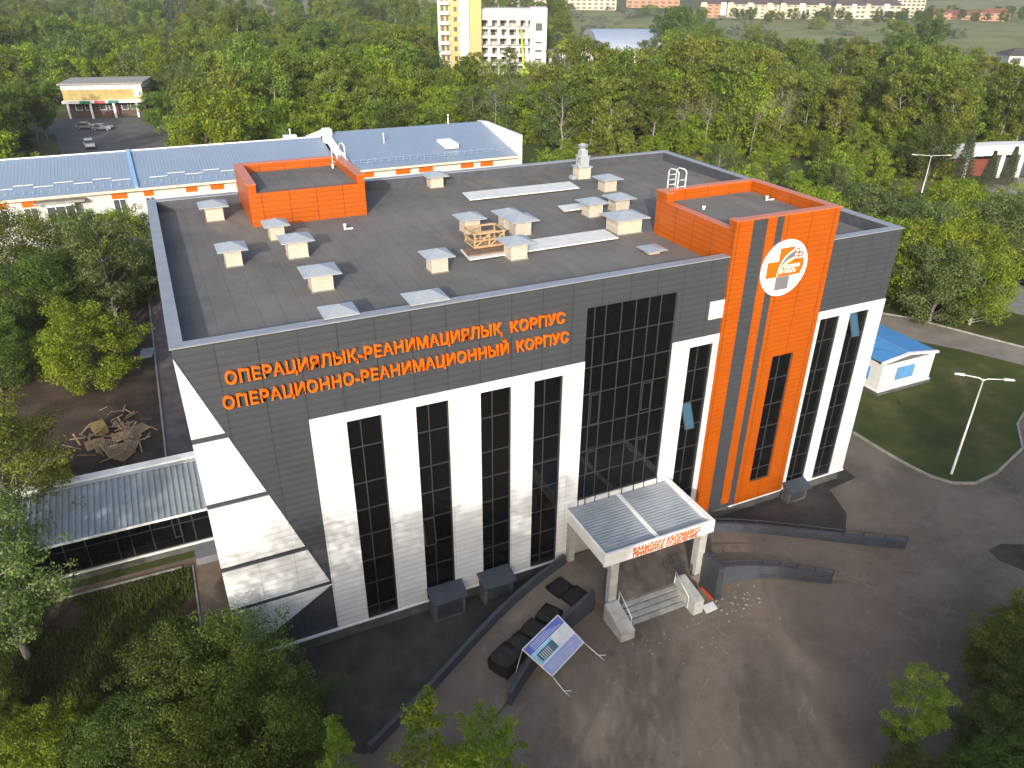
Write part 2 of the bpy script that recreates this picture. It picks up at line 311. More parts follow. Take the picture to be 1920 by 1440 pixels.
# ---------------------------------------------------------------- the setting
def sheet(name, pts, z, m, **k):
    return MB().poly([(x, y, z) for x, y in pts]).build(name, m, **dict(kind='structure', **k))
MB().quad((-1500, -300, 0), (2600, -300, 0), (2600, 3400, 0), (-1500, 3400, 0)).build('ground', GRND, kind='structure')
sheet('field', [(205, 120), (300, 20), (900, 100), (1500, 500), (1300, 900), (560, 700), (395, 560), (230, 480), (240, 380), (255, 300), (225, 220), (190, 160)], .01, FIELD)
sheet('field', [(60, 480), (260, 400), (420, 620), (600, 1100), (100, 1400), (-100, 900)], .03, FIELD)
sheet('soil', [(-30, 14), (-2.65, 14), (-2.65, 60), (-30, 66)], .006, SOIL)
sheet('soil', [(-30, -12), (1.6, -12), (1.6, .5), (-.2, 5), (-.2, 10.2), (-30, 10.2)], .006, SOIL)
sheet('yard', [(1.6, -12), (-2, -22), (-2, -70), (110, -70), (110, -8), (75, 5.5), (60, -.5), (57.1, -3.05), (52.1, -4.45), (49.5, -4.65), (48, -3.95), (47.2, -2.55), (46.9, -.5), (46.8, 2.1), (46.8, 4.2), (46.9, 28), (0, 28), (0, .5), (1.6, .5)], .010, ASPH)
sheet('apron', [(27.5, -.3), (29.5, -1.2), (36.2, -5.4), (38.6, -3.2), (39.6, -.7), (42.4, -.4), (42.6, 1.6), (41.3, 1.6), (41.3, .1), (27.5, .1)], .014, ASPHD)
sheet('apron', [(2.2, .1), (2.4, -5.8), (4.4, -7.3), (8.2, -5.3), (10.8, -3.85), (13.2, -2.45), (15.8, -1.35), (18.6, -.4), (18.6, .1)], .014, ASPHD)  # shade between ramp wall and facade, put into a darker asphalt colour
sheet('path', [(-2.45, 16.2), (0, 16.2), (0, 60), (-2.45, 60)], .012, mat('earthy concrete path', (.13, .10, .09), .9, 0, .3, .7, .3))
sheet('path', [(-1.7, 10.3), (-12, 10.3), (-12, 9.6), (-2.3, 9.7), (-1.7, 9.3), (-1.7, 2), (-.2, 2), (-.2, 10.3)], .012, mat('dirt path', (.17, .125, .09), .9, 0, .25, 1.2, .3))
lawnp = [(46.95, 26), (46.95, 4.2), (46.95, 2.1), (47.05, -.5), (47.35, -2.45), (48.1, -3.8), (49.55, -4.5), (52.1, -4.3), (57.0, -2.9), (60, -.3), (75, 5.7), (71.5, 3.5), (70.6, 6.3), (69.4, 8.6), (68.4, 10.7), (66.9, 12.9), (63, 18), (58, 24), (54, 27)]
lawnp = [(46.95, 30), (46.95, 4.2), (46.95, 2.1), (47.05, -.5), (47.35, -2.45), (48.1, -3.8), (49.55, -4.5), (52.1, -4.3), (57.0, -2.9), (60, -.4), (66, 2.2), (71.2, 4.0), (70.6, 6.3), (69.4, 8.6), (68.4, 10.7), (66.9, 12.9), (64, 17), (60, 23), (55, 30)]
sheet('lawn', lawnp, .11, LAWN)
kp = lawnp[1:12]; kb = MB()
for a, b in zip(kp, kp[1:]): kb.bar((a[0], a[1], .08), (b[0], b[1], .08), .16, .16)
kb.build('kerb', CONC, kind='structure')
sheet('road', [(71.4, 3.8), (76.5, 4.5), (74.4, 8.9), (73.3, 11.4), (71.7, 15.3), (70.4, 18.5), (68.7, 20.5), (66, 25), (60, 33), (54, 33), (60, 23.2), (64, 17.2), (67, 13), (68.5, 10.7), (69.5, 8.6), (70.7, 6.3)], .016, ROADM)
kb = MB(); kp = [(60, 33.2), (66, 25.2), (68.8, 20.6), (70.5, 18.5), (71.8, 15.3), (73.4, 11.4), (74.5, 8.9), (76.6, 4.5)]
for a, b in zip(kp, kp[1:]): kb.bar((a[0], a[1], .07), (b[0], b[1], .07), .16, .14)
kb.build('kerb', CONC, kind='structure')
sheet('lawn', [(74.7, 8.9), (77, 4.5), (120, 0), (118, 30), (95, 40), (62, 33), (66.2, 25.2), (69, 20.6), (70.7, 18.5), (72, 15.3), (73.6, 11.4)], .012, LAWN)
sheet('plaza', [(80.5, 19.5), (82, 14.4), (90, 9), (98, 14), (88, 24)], .02, mat('paving slabs', (.2, .2, .2), .85, 0, .2, 1.2, .2))
sheet('road', [(114.5, 30), (112.5, 40), (117, 45.3), (123, 47), (131, 55), (138, 58), (150, 53), (170, 30), (140, 20)], .016, ROADM)
sheet('verge', [(96, 40), (112, 41), (117, 45.5), (126, 52), (130, 60), (124, 64), (108, 58), (98, 50)], .018, PATCHY)
sheet('road', [(-120, 176), (-32, 184), (-24.5, 180), (-17.5, 170), (-15.3, 146), (-13, 118), (-3, 118), (-.5, 138), (10, 140), (13, 165), (5, 180), (3, 186), (-16, 193), (-22, 194), (-120, 196)], .012, mat('street asphalt', (.105, .095, .09), .9, 0, .2, .25, .2))
sheet('verge', [(-40, 160), (-24, 166), (-17.6, 163.5), (-15.8, 152), (-16, 140), (-40, 138)], .016, PATCHY)
sheet('path', [(44, 160), (50, 158), (56, 175), (66, 196), (78, 222), (72, 226), (58, 198), (48, 178)], .015, mat('sandy path', (.27, .22, .16), .9, 0, .2, .3, .2))
sheet('path', [(-6, 262), (4, 262), (3, 300), (2, 390), (-6, 390)], .015, mat('dirt track', (.2, .17, .13), .9, 0, .2, .3, .2))
sheet('clearing', [(70, 95), (92, 82), (112, 96), (100, 118), (80, 118)], .015, PATCHY)
sheet('yard_patch', [(43.6, -10.6), (43.9, -9.7), (45.2, -9.6), (47.5, -10.8), (47.4, -12.6), (45.4, -13.2), (44.2, -12.0)], .014, ASPHD)  # flat patch darker than the yard asphalt
# ---------------------------------------------------------------- the hospital building
H, HR, BW, BD = 18.5, 17.75, 41.17, 24.77
hosp = empty('hospital_building', (0, 0, 0), 0, 'large grey, white and orange clad hospital block with black glass strips and a flat roof', 'building')
ROWS = [.95, 1.62, 3.25, 4.82, 6.5, 8.12, 9.73, 11.82, 13.42]
WIN = [(6.65, 8.33), (10.03, 11.71), (13.42, 15.11), (16.42, 18.1)]
W5, WO, W6, W7 = (26.15, 27.78), (32.43, 34.08), (35.85, 37.45), (38.3, 39.9)
CUR = (19.37, 24.95)
hs = [(a, b, .95, 13.42) for a, b in WIN+[W5, W6, W7]]+[(CUR[0], CUR[1], 4.85, 16.95), (WO[0], WO[1], 2.36, 11.62)]
mb = MB(); holes(mb, 0, BW, .9, H-.05, hs, 0, .3)
mb.quad((BW, 0, .9), (BW, BD, .9), (BW, BD, H-.05), (BW, 0, H-.05)); mb.quad((0, BD, .9), (0, 0, .9), (0, 0, H-.05), (0, BD, H-.05)); mb.quad((BW, BD, .9), (0, BD, .9), (0, BD, H-.05), (BW, BD, H-.05))
mb.build('wall', GREY, hosp)
MB().box(.12, BW-.12, .12, BD-.12, 0, .9).build('plinth', PLINTH, hosp)
m = MB(); m.box(4.9, 18.5, -.14, -.0, .86, .95); m.box(31.0, 35.48, -.16, -.0, .8, .9); m.box(35.5, BW+.04, -.14, 0, .86, .95); m.box(25.9, 28.1, -.14, 0, .86, .95); m.box(.0, 4.9, -.14, 0, .86, .95); each(m, 'trim', TRIM, hosp)
# white cladding fields
mb = MB(); holes(mb, 4.98, 19.37, .95, 13.93, [(a, b, .95, 13.42) for a, b in WIN], -.06, .06, .06); mb.build('white_cladding', WHITE, hosp)
mb = MB(); holes(mb, 24.95, 28.15, .95, 13.93, [(W5[0], W5[1], .95, 13.42)], -.06, .06, .06); mb.build('white_cladding', WHITE, hosp)
mb = MB(); holes(mb, 35.5, BW, .95, 13.93, [(a, b, .95, 13.42) for a, b in (W6, W7)], -.06, .06, .06); mb.build('white_cladding', WHITE, hosp)
MB().box(19.37, 24.95, -.06, 0, 4.45, 4.85).build('white_cladding', WHITE, hosp); mb = MB(); mb.box(27.2, 28.15, -.06, 0, 14.93, 16.0); mb.build('white_cladding', WHITE, hosp)
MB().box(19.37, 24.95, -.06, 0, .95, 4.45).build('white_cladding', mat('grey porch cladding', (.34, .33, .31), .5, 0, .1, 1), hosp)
# the slanting white field with dark bands
def zl(x): return 18.05-(18.05-4.05)*x/4.98      # sloping edge from the corner to the tip
def xl(z): return 4.98*(18.05-z)/14.0
mb = MB(); bands = [(14.18, 13.89), (10.68, 10.4), (6.95, 6.65)]; top = 18.05
for hi, lo in bands+[(4.31, 4.05)]:
    if top > hi: mb.yprism([(0.0, hi), (xl(hi), hi), (xl(top), top), (0.0, top)] if xl(top) > 0 else [(0, hi), (xl(hi), hi), (0, top)], -.06, 0)
    top = lo
mb.yprism([(0, .95), (4.98, 4.05), (0, 4.05)], -.06, 0); mb.build('white_cladding', WHITE, hosp)
# orange tower
TX0, TX1, TY1, TZ = 28.15, 35.48, 7.2, 20.45
mb = MB(); stripes = [(29.28, 30.28), (30.92, 31.42)]
holes(mb, TX0, stripes[0][0], .9, TZ-.06, [], -.14, .1, .14); holes(mb, stripes[0][1], stripes[1][0], 1.2, TZ-.06, [], -.14, .1, .14); holes(mb, stripes[1][1], TX1, .9, TZ-.06, [(WO[0], WO[1], 2.36, 11.62)], -.14, .16, .14)
# roof box of the tower: low left wall, raised blocks at the ends, raised back and right walls
low = 19.85
mb.box(TX0, TX0+.5, 0, .45, HR, TZ-.06); mb.box(TX0, TX0+.4, .45, TY1-1.0, HR, low); mb.box(TX0, TX0+.5, TY1-1.0, TY1, HR, TZ-.06)
mb.box(TX0+.5, TX1, TY1-.45, TY1, HR, TZ-.06); mb.box(TX1-.45, TX1, 0, TY1-.45, HR, TZ-.06); mb.box(TX0+.5, TX1-.45, 0, .3, HR, TZ-.06)
mb.build('orange_tower', ORANGE, hosp)
mb = MB()
for a, b in stripes: mb.box(a, b, -.12, 0, .9, TZ-.1)
each(mb, 'grey_stripe', GREY, hosp)
mb = MB(); mb.box(TX0-.05, TX1+.05, -.2, .36, TZ-.06, TZ); mb.box(TX1-.52, TX1+.05, .36, TY1+.05, TZ-.06, TZ); mb.box(TX0-.05, TX1-.52, TY1-.52, TY1+.05, TZ-.06, TZ); mb.box(TX0-.05, TX0+.5, TY1-1.05, TY1-.52, TZ-.06, TZ)
mb.box(TX0-.05, TX0+.45, .46, TY1-1.05, low, low+.05); mb.box(TX0-.05, TX0+.5, .36, .46, TZ-.06, TZ); mb.build('tower_coping', ORPL, hosp)
mb = MB(); mb.quad((TX0+.4, .3, 19.75), (TX1-.45, .3, 19.75), (TX1-.45, TY1-.45, 19.75), (TX0+.4, TY1-.45, 19.75)); mb.build('tower_roof', ROOF, hosp)
# small orange roof house (back left)
BX0, BX1, BY0, BY1, BZ = 5.75, 13.05, 18.3, BD-.1, 20.4
mb = MB(); mb.box(BX0, BX1, BY0, BY0+.3, HR, 19.82); mb.box(BX0, BX0+.5, BY0+.3, BY1, HR, BZ-.06); mb.box(BX1-.5, BX1, BY0+.3, BY1, HR, BZ-.06); mb.box(BX0+.5, BX1-.5, BY1-.45, BY1, HR, BZ-.06)
mb.box(BX0, BX0+.5, BY0-.003, BY0+.3, 19.82, BZ-.06); mb.box(BX1-.5, BX1, BY0-.003, BY0+.3, 19.82, BZ-.06); mb.build('roof_house', ORANGE, hosp)
mb = MB(); mb.box(BX0-.05, BX0+.55, BY0-.05, BY1+.05, BZ-.06, BZ); mb.box(BX1-.55, BX1+.05, BY0-.05, BY1+.05, BZ-.06, BZ); mb.box(BX0+.55, BX1-.55, BY1-.5, BY1+.05, BZ-.06, BZ); mb.build('roof_house_coping', ORPL, hosp)
MB().quad((BX0+.4, BY0+.28, 19.83), (BX1-.4, BY0+.28, 19.83), (BX1-.4, BY1-.4, 19.83), (BX0+.4, BY1-.4, 19.83)).build('roof_house_roof', ROOF, hosp)
# main roof and parapet
MB().quad((.3, .3, HR), (BW-.3, .3, HR), (BW-.3, BD-.3, HR), (.3, BD-.3, HR)).build('roof', ROOF, hosp)
mb = MB()
mb.box(.42, .47, .45, BD-.45, HR, H-.05); mb.box(BW-.47, BW-.42, .45, BD-.45, HR, H-.05); mb.box(.42, BW-.42, BD-.45, BD-.40, HR, H-.05); mb.box(.42, BW-.42, .40, .45, HR, H-.05)
mb.build('parapet', GREYIN, hosp)
mb = MB(); mb.box(-.06, TX0-.06, -.08, .5, H-.05, H); mb.box(TX1+.06, BW+.06, -.08, .5, H-.05, H); mb.box(-.06, .5, .5, BD-.5, H-.05, H); mb.box(BW-.5, BW+.06, .5, BD-.5, H-.05, H)
mb.box(-.06, BX0-.06, BD-.5, BD+.06, H-.05, H); mb.box(BX1+.06, BW+.06, BD-.5, BD+.06, H-.05, H); mb.build('parapet_cap', GREYPL, hosp)
# windows
rnd = random.Random(5)
def strip(x0, x1, rows, cols, yf=.06, sashes=(), fr=None, gl=None, w=.05):
    f = MB(); xs = [x0]+list(cols)+[x1]
    for i, x in enumerate(xs):
        a = x if i == 0 else (x-w if i == len(xs)-1 else x-w/2); f.box(a, a+w, yf, yf+.08, rows[0], rows[-1])
    for k, z in enumerate(rows):
        a = z if k == 0 else (z-w if k == len(rows)-1 else z-w/2); f.box(x0+w, x1-w, yf+.002, yf+.078, a, a+w)
    fo = f.build('window', fr or FRAME, hosp); g = MB()
    for i in range(len(xs)-1):
        for k in range(len(rows)-1):
            if (i, k) in sashes: continue
            e = [rnd.uniform(-.004, .004) for _ in range(4)]; y = yf+.05
            g.quad((xs[i], y+e[0], rows[k]), (xs[i+1], y+e[1], rows[k]), (xs[i+1], y+e[2], rows[k+1]), (xs[i], y+e[0]+e[2]-e[1], rows[k+1]))
    g.build('pane', gl or GLASS, fo)
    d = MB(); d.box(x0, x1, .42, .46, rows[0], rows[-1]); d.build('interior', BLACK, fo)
    for (i, k), (ang, mt) in (sashes.items() if sashes else ()):
        a, b, c, dz = xs[i]+.04, xs[i+1]-.04, rows[k]+.04, rows[k+1]-.04; hh = dz-c; s_ = math.sin(R(ang)); c_ = math.cos(R(ang)); ctr = np.array([(a+b)/2, yf-s_*hh/2, dz-c_*hh/2]); ax = np.array([(b-a)/2, 0, 0]); az = np.array([0, s_*hh/2, c_*hh/2]); ay = np.array([0, c_, -s_])
        sm = MB(); sm.obox(ctr, ax, ay*.018, az); sb = sm.build('sash', mt, fo)
        e = MB()
        for sx in (-1, 1): e.obox(ctr+ax*sx, ax/np.linalg.norm(ax)*.03, ay*.03, az*1.02)
        for sz in (-1, 1): e.obox(ctr+az*sz, ax*.97, ay*.031, az/np.linalg.norm(az)*.03)
        e.build('sash_frame', FRAME, fo)
for i, (a, b) in enumerate(WIN): strip(a, b, ROWS, [a+.4*(b-a)], sashes={1: {(0, 3): (9, GLASS)}}.get(i, {}))
strip(W5[0], W5[1], ROWS, [W5[0]+.42*(W5[1]-W5[0])], sashes={(0, 5): (24, SKYGLASS)})
strip(WO[0], WO[1], [2.36, 3.3, 4.82, 6.5, 8.12, 9.98, 11.62], [WO[0]+.42*1.65], -.03)
strip(W6[0], W6[1], ROWS, [W6[0]+.4*1.6]); strip(W7[0], W7[1], ROWS, [W7[0]+.42*1.6], sashes={(0, 7): (24, SKYGLASS)})
strip(CUR[0], CUR[1], [4.85, 6.5, 8.12, 9.77, 11.82, 13.45, 15.2, 16.95], [19.87, 20.55, 21.5, 22.38, 23.21, 23.95], w=.045)
# transoms of the small lights in the curtain wall
m = MB()
for xa, xb, z0, z1 in ((19.87, 20.55, 9.77, 11.82), (19.87, 20.55, 6.5, 8.12), (23.21, 23.95, 9.9, 11.82), (23.21, 23.95, 6.55, 8.12)):
    m.box(xa+.06, xa+.1, .03, .058, z0+.08, z1-.08); m.box(xb-.1, xb-.06, .03, .058, z0+.08, z1-.08); m.box(xa+.1, xb-.1, .03, .058, z0+.08, z0+.12); m.box(xa+.1, xb-.1, .03, .058, z1-.12, z1-.08)
each(m, 'casement', FRAME, hosp)
m = MB()
for x in (19.42, 19.87, 20.55, 21.5, 22.38, 23.21, 23.95, 24.9): m.box(x-.02, x+.02, -.13, -.09, 4.5, 5.0)
each(m, 'bracket', FRAME, hosp)
# door under the canopy
d = MB(); d.box(20.6, 23.4, -.12, -.062, .87, 3.4); do = d.build('door', FRAME, hosp); MB().box(20.7, 21.95, -.14, -.122, .95, 3.3).box(22.05, 23.3, -.14, -.122, .95, 3.3).build('pane', GLASS, do)
# lettering
text('sign_lettering', 'ОПЕРАЦИЯЛЫҚ-РЕАНИМАЦИЯЛЫҚ', ORGL, hosp, 1.80, 14.55, 16.50, 17.12, -.06, .14, .02)
text('sign_lettering', 'КОРПУС', ORGL, hosp, 15.0, 18.0, 16.46, 17.06, -.06, .14, .02)
text('sign_lettering', 'ОПЕРАЦИОННО-РЕАНИМАЦИОННЫЙ', ORGL, hosp, 1.53, 14.9, 15.36, 15.98, -.06, .14, .02)
text('sign_lettering', 'КОРПУС', ORGL, hosp, 15.35, 18.25, 15.34, 15.96, -.06, .14, .02)
# emblem
EX, EZ, EY = 31.98, 17.32, -.2
def P2(pts, y0, y1, mb): mb.yprism([(EX+a, EZ+b) for a, b in pts], EY+y0, EY+y1)
em = MB(); P2([(1.66*math.cos(a), 1.66*math.sin(a)) for a in np.linspace(0, 2*math.pi, 64, endpoint=False)], 0, .1, em); emo = em.build('emblem', LOGOW, hosp)
m = MB(); m.yprism([(EX+a, EZ+b) for a, b in [(-1.28, -.47), (.47, -.47), (1.2, -.47), (1.36, 0), (1.3, .47), (.5, .47), (.5, 1.22), (-.5, 1.22), (-.5, .47), (-1.28, .47)]], EY-.03, EY-.002); m.build('orange_cross', ORGL, emo)
m = MB(); P2([(-.5, -1.28), (.47, -1.28), (.47, -.49), (-.5, -.49)], -.03, -.002, m); m.build('grey_stem', LOGOG, emo)
def arc(p0, p1, p2, n=12): return [((1-t)**2*p0[0]+2*t*(1-t)*p1[0]+t*t*p2[0], (1-t)**2*p0[1]+2*t*(1-t)*p1[1]+t*t*p2[1]) for t in np.linspace(0, 1, n)]
def sickle(a, b, y0, y1, mt):
    m = MB()
    for i in range(len(a)-1): m.yprism([(EX+q[0], EZ+q[1]) for q in (a[i], b[i], b[i+1], a[i+1])][::1], EY+y0, EY+y1)
    m.build('swoosh', mt, emo)
sickle(arc((-.53, -.42), (-.50, .75), (.62, 1.12)), arc((-.47, -.42), (-.30, .60), (.62, .98)), -.045, -.031, LOGOW)
sickle(arc((-.45, -.2), (-.28, .60), (.62, .96)), arc((-.36, .0), (-.10, .50), (.62, .62)), -.045, -.031, LOGOG)
sickle(arc((-.50, -.42), (-.42, .62), (.62, 1.02)), arc((-.49, -.42), (-.38, .58), (.62, .94)), -.052, -.046, LOGOD)
sickle(arc((-.36, -.1), (-.2, .5), (.62, .60)), arc((-.33, -.15), (-.12, .42), (.62, .50)), -.052, -.046, LOGOW)
sickle(arc((-.40, -.12), (-.22, .36), (.5, .48)), arc((-.25, -.12), (-.05, .22), (.5, .40)), -.045, -.031, LOGOY)
m = MB()
for cx, cz, rr in ((.74, .95, .17), (1.0, .72, .17), (.74, .55, .13)):
    n = 20; o_ = [(cx+rr*math.cos(t), cz+rr*math.sin(t)) for t in np.linspace(0, 2*math.pi, n+1)]; i_ = [(cx+rr*.6*math.cos(t), cz+rr*.6*math.sin(t)) for t in np.linspace(0, 2*math.pi, n+1)]
    for k in range(n): m.yprism([(EX+q[0], EZ+q[1]) for q in (i_[k], o_[k], o_[k+1], i_[k+1])], EY-.06, EY-.031)
m.build('ring', REDO, emo)
text('emblem_lettering', 'МЕДИЦИНА', LOGOW, emo, EX-.05, EX+1.1, EZ-.02, EZ+.2, EY-.03, .015, .02); text('emblem_lettering', 'ОРТАЛЫҒЫ', LOGOW, emo, EX-.36, EX+.82, EZ-.30, EZ-.08, EY-.03, .015, .02)
# gutter pipe stub at the lower left of the facade, seen against the gallery
tag(MB().tube([(-.25, 15.2, 4.3), (-.22, 15.6, 5.2), (-.2, 15.9, 5.6)], .07, 8).build('pipe', DARKM), 'short bent dark pipe rising at the gallery roof beside the corner of the hospital', 'pipe')
# ---------------------------------------------------------------- roof furniture
G_V = 'brick ventilation stacks on the flat hospital roof'
def vent(x, y, w, d, h, ov=.32, label='', low=False, opening=False):
    o = empty('ventilation_stack', (x+w/2, y+d/2, HR), 0, label, 'ventilation stack', G_V)
    b = MB(); b.box(x, x+w, y, y+d, HR, HR+h)
    b.build('shaft', BRICKV, o)
    if opening: MB().box(x+.16, x+w-.02, y-.02, y-.001, HR, HR+h-.12).build('grille', DARKM, o)
    MB().box(x-.06, x+w+.06, y-.06, y+d+.06, HR-.01, HR+.05).build('base_collar', mat('mortar', (.2, .19, .17), .9), o) if not low else None
    ov = ov-.05; c = MB(); X0, X1, Y0, Y1 = x-ov, x+w+ov, y-ov, y+d+ov; zb, zt = HR+h+.1, HR+h+.1+(.3 if not low else .08)
    k = min(w, d)*.5+ov
    if w > d*1.15: r0, r1, ym = X0+k*.9, X1-k*.9, (Y0+Y1)/2; vs = [(X0, Y0, zb), (X1, Y0, zb), (X1, Y1, zb), (X0, Y1, zb), (r0, ym, zt), (r1, ym, zt)]; fs = [(0, 1, 5, 4), (1, 2, 5), (2, 3, 4, 5), (3, 0, 4), (3, 2, 1, 0)]
    else: vs = [(X0, Y0, zb), (X1, Y0, zb), (X1, Y1, zb), (X0, Y1, zb), ((X0+X1)/2, (Y0+Y1)/2, zt)]; fs = [(0, 1, 4), (1, 2, 4), (2, 3, 4), (3, 0, 4), (3, 2, 1, 0)]
    c.add(vs, fs); c.box(X0, X1, Y0, Y0+.02, zb-.05, zb-.002); c.box(X0, X1, Y1-.02, Y1, zb-.05, zb-.002); c.box(X0, X0+.02, Y0+.02, Y1-.02, zb-.05, zb-.002); c.box(X1-.02, X1, Y0+.02, Y1-.02, zb-.05, zb-.002)
    co = c.build('cap', GALV, o)
    s = MB()
    for px_, py_ in ((x+.06, y+.06), (x+w-.06, y+.06), (x+.06, y+d-.06), (x+w-.06, y+d-.06)): s.box(px_-.02, px_+.02, py_-.02, py_+.02, HR+h-.02, zb+.03)
    each(s, 'bracket', GALV, o); return o
V = 'grey capped brick stack '
vent(3.25, 20.6, 1.05, 1.0, .9, .42, V+'at the back left roof corner, left of the orange roof house')
vent(6.3, 15.0, .85, .85, .85, .38, V+'close in front of the orange roof house')
vent(3.35, 11.2, .85, .95, .9, .42, V+'nearest the left parapet, standing alone')
vent(6.68, 11.2, 1.08, 1.0, .95, .42, V+'in front of the one by the orange roof house')
vent(6.8, 5.65, 1.08, 1.0, .88, .45, V+'with big cap, just behind the two at the front parapet')
vent(6.55, .5, 1.0, .9, .75, .35, V+'half behind the front parapet, left of two', opening=True)
vent(10.5, .5, 1.25, .9, .75, .38, V+'half behind the front parapet, right of two', opening=True)
vent(13.15, 5.8, .92, .92, .84, .38, V+'standing alone in front of the wooden crate')
vent(19.2, 23.1, 1.0, .9, .8, .42, V+'beside the back parapet, right of the orange roof house')
vent(30.45, 16.9, 1.0, 1.0, .85, .42, V+'right of the tall metal duct, farthest one on the right')
vent(26.1, 11.6, 1.0, 1.0, .85, .4, V+'at the right end of the shortest white board')
vent(28.3, 11.9, 1.05, 1.0, .85, .4, V+'right of the one ending the shortest white board')
vent(25.8, 7.6, 1.7, 1.4, .9, .42, V+'widest of all, near the orange tower')
vent(17.35, 11.6, 1.0, .95, .85, .4, V+'directly behind the wooden crate')
vent(19.85, 11.3, .9, .9, .9, .42, V+'smaller rear one of a touching pair right of the wooden crate')
vent(19.95, 9.85, 1.05, 1.0, .9, .45, V+'front one of a touching pair right of the wooden crate')
vent(17.85, 5.95, 1.0, 1.0, .9, .42, V+'before the long white board, right of the crate')
vent(25.55, 3.75, .68, .6, .18, .38, V+'very low, flat capped, near parapet and orange tower', low=True)
du = empty('exhaust_duct', (31.2, 21.7, HR), 0, 'tall galvanised exhaust duct on a brick base near the back parapet', 'exhaust duct')
MB().box(30.7, 31.75, 21.2, 22.2, HR, HR+.85).build('base', BRICKV, du)
MB().box(30.6, 31.85, 21.1, 22.3, HR+.85, HR+.93).box(30.85, 31.6, 21.3, 22.05, HR+.93, HR+1.65).box(30.78, 31.67, 21.25, 22.1, HR+1.65, HR+1.71).box(30.95, 31.5, 21.4, 21.95, HR+1.71, HR+2.15).build('duct', GALV, du)
MB().tube([(31.22, 21.68, HR+2.15), (31.22, 21.68, HR+2.3), (31.22, 21.68, HR+2.32), (31.22, 21.68, HR+2.5)], [.25, .25, .4, .4], 12).tube([(31.22, 21.68, HR+2.5), (31.22, 21.68, HR+2.62)], [.42, .12], 12).build('cowl', GALV, du)
MB().tube([(30.75, 21.25, HR+.95), (30.5, 21.1, HR+1.3), (30.5, 21.1, HR+1.7), (30.85, 21.35, HR+1.75)], .05, 6).build('bracket_pipe', GALV, du)
MB().box(30.2, 30.6, 21.4, 21.9, HR, HR+.25).build('side_box', GALV, du)
def board(pts, lab):
    o = empty('roof_board', (pts[0][0], pts[0][1], HR), 0, lab, 'roof board', 'long white boards lying on the roof')
    n = len(pts); MB().prism(pts, HR+.13, HR+.2).build('panel', SLABM, o)
    xs = [p[0] for p in pts]; ys = [p[1] for p in pts]; f = MB(); x = min(xs)+.5
    while x < max(xs)-.3: f.box(x, x+.12, min(ys)+.35, max(ys)-.35, HR, HR+.128); x += 1.6
    each(f, 'bearer', WOODD, o)
board([(20.4, 18.35), (29.1, 18.27), (29.35, 20.25), (20.65, 20.4)], 'long white board lying farthest back on the roof, near the metal duct')
board([(25.1, 13.2), (27.9, 13.3), (28.0, 14.5), (25.3, 14.5)], 'shortest white board, partly hidden behind a brick stack')
board([(15.65, 6.65), (25.3, 6.75), (25.4, 8.55), (15.8, 8.45)], 'long white board nearest the front, carrying the wooden crate')
def crate():
    o = empty('wooden_crate', (17.3, 8.3, HR+.2), 0, 'open frame wooden crate standing on the white roof board', 'crate')
    x0, x1, y0, y1, z0, z1 = 16.45, 18.25, 7.85, 9.2, HR+.34, HR+1.25; f = MB()
    for x in (x0, (x0+x1)/2, x1):
        for y in (y0, y1): f.box(x-.045, x+.045, y-.045, y+.045, z0, z1)
    each(f, 'post', WOOD, o); f = MB()
    for z in (z0+.09, z0+.45, z1-.05):
        for y in (y0-.07, y1+.07): f.box(x0-.08, x1+.08, y-.02, y+.02, z-.05, z+.05)
        for x in (x0-.07, x1+.07): f.box(x-.02, x+.02, y0-.05, y1+.05, z-.05, z+.05)
    f.bar((x0, y0-.1, z0+.1), ((x0+x1)/2, y0-.1, z1-.1), .03, .08); f.bar(((x0+x1)/2, y0-.1, z0+.1), (x1, y0-.1, z1-.1), .03, .08); f.bar((x0, y1+.1, z1), (x1, y1+.1, z0), .03, .08)
    f.build('rail', WOOD, o); MB().box(x0, x1, y0, y1, z0-.02, z0+.03).build('floor', WOOD, o)
crate()
MB().prism([(15.75, 7.05), (18.9, 7.05), (19.1, 8.3), (15.9, 8.3)], HR+.204, HR+.29).build('plywood_sheet', WOODD, label='brown plywood sheet under the wooden crate on the roof', cat='plywood')
def ladder(x, y, z0, z1, label):
    o = empty('roof_ladder', (x, y, z0), 0, label, 'ladder', 'white steel ladders on the roof')
    f = MB()
    for dy in (-.28, .28):
        f.tube([(x+dy-.1, y+.45, z0), (x+dy-.1, y+.45, z1-.15), (x+dy-.05, y+.33, z1), (x+dy+.05, y-.1, z1), (x+dy+.1, y-.25, z1-.15), (x+dy+.1, y-.25, z1-1.1)], .035, 6)
    f.build('handrail', GALVW, o); r = MB(); z = z0+.15
    while z < z1-.3: r.tube([(x-.38, y+.45, z), (x+.18, y+.45, z)], .02, 6); z += .3
    r.tube([(x-.2, y-.25, z1-1.0), (x+.4, y-.25, z1-1.0)], .02, 6).tube([(x-.2, y-.25, z1-.6), (x+.4, y-.25, z1-.6)], .02, 6); r.build('rung', GALVW, o)
ladder(BX1-.3, BY1-.9, BZ-1.4, BZ+.95, 'white steel ladder hooked over the back right corner of the orange roof house')
ladder(29.35, TY1-.3, TZ-1.2, TZ+1.15, 'white steel ladder hooked over the back wall of the orange tower')
def rpipe(x, y, z, h, lab, bend=False):
    p = MB(); p.tube([(x, y, z), (x, y, z+h)], .07, 8); p.tube([(x, y, z+h), (x, y, z+h+.08)], [.12, .1], 8)
    if bend: p.tube([(x, y, z+.05), (x+.3, y-.15, z+.05), (x+.45, y-.1, z+.05)], .05, 6)
    p.build('roof_pipe', GALVW, label=lab, cat='pipe', group='small white roof pipes')
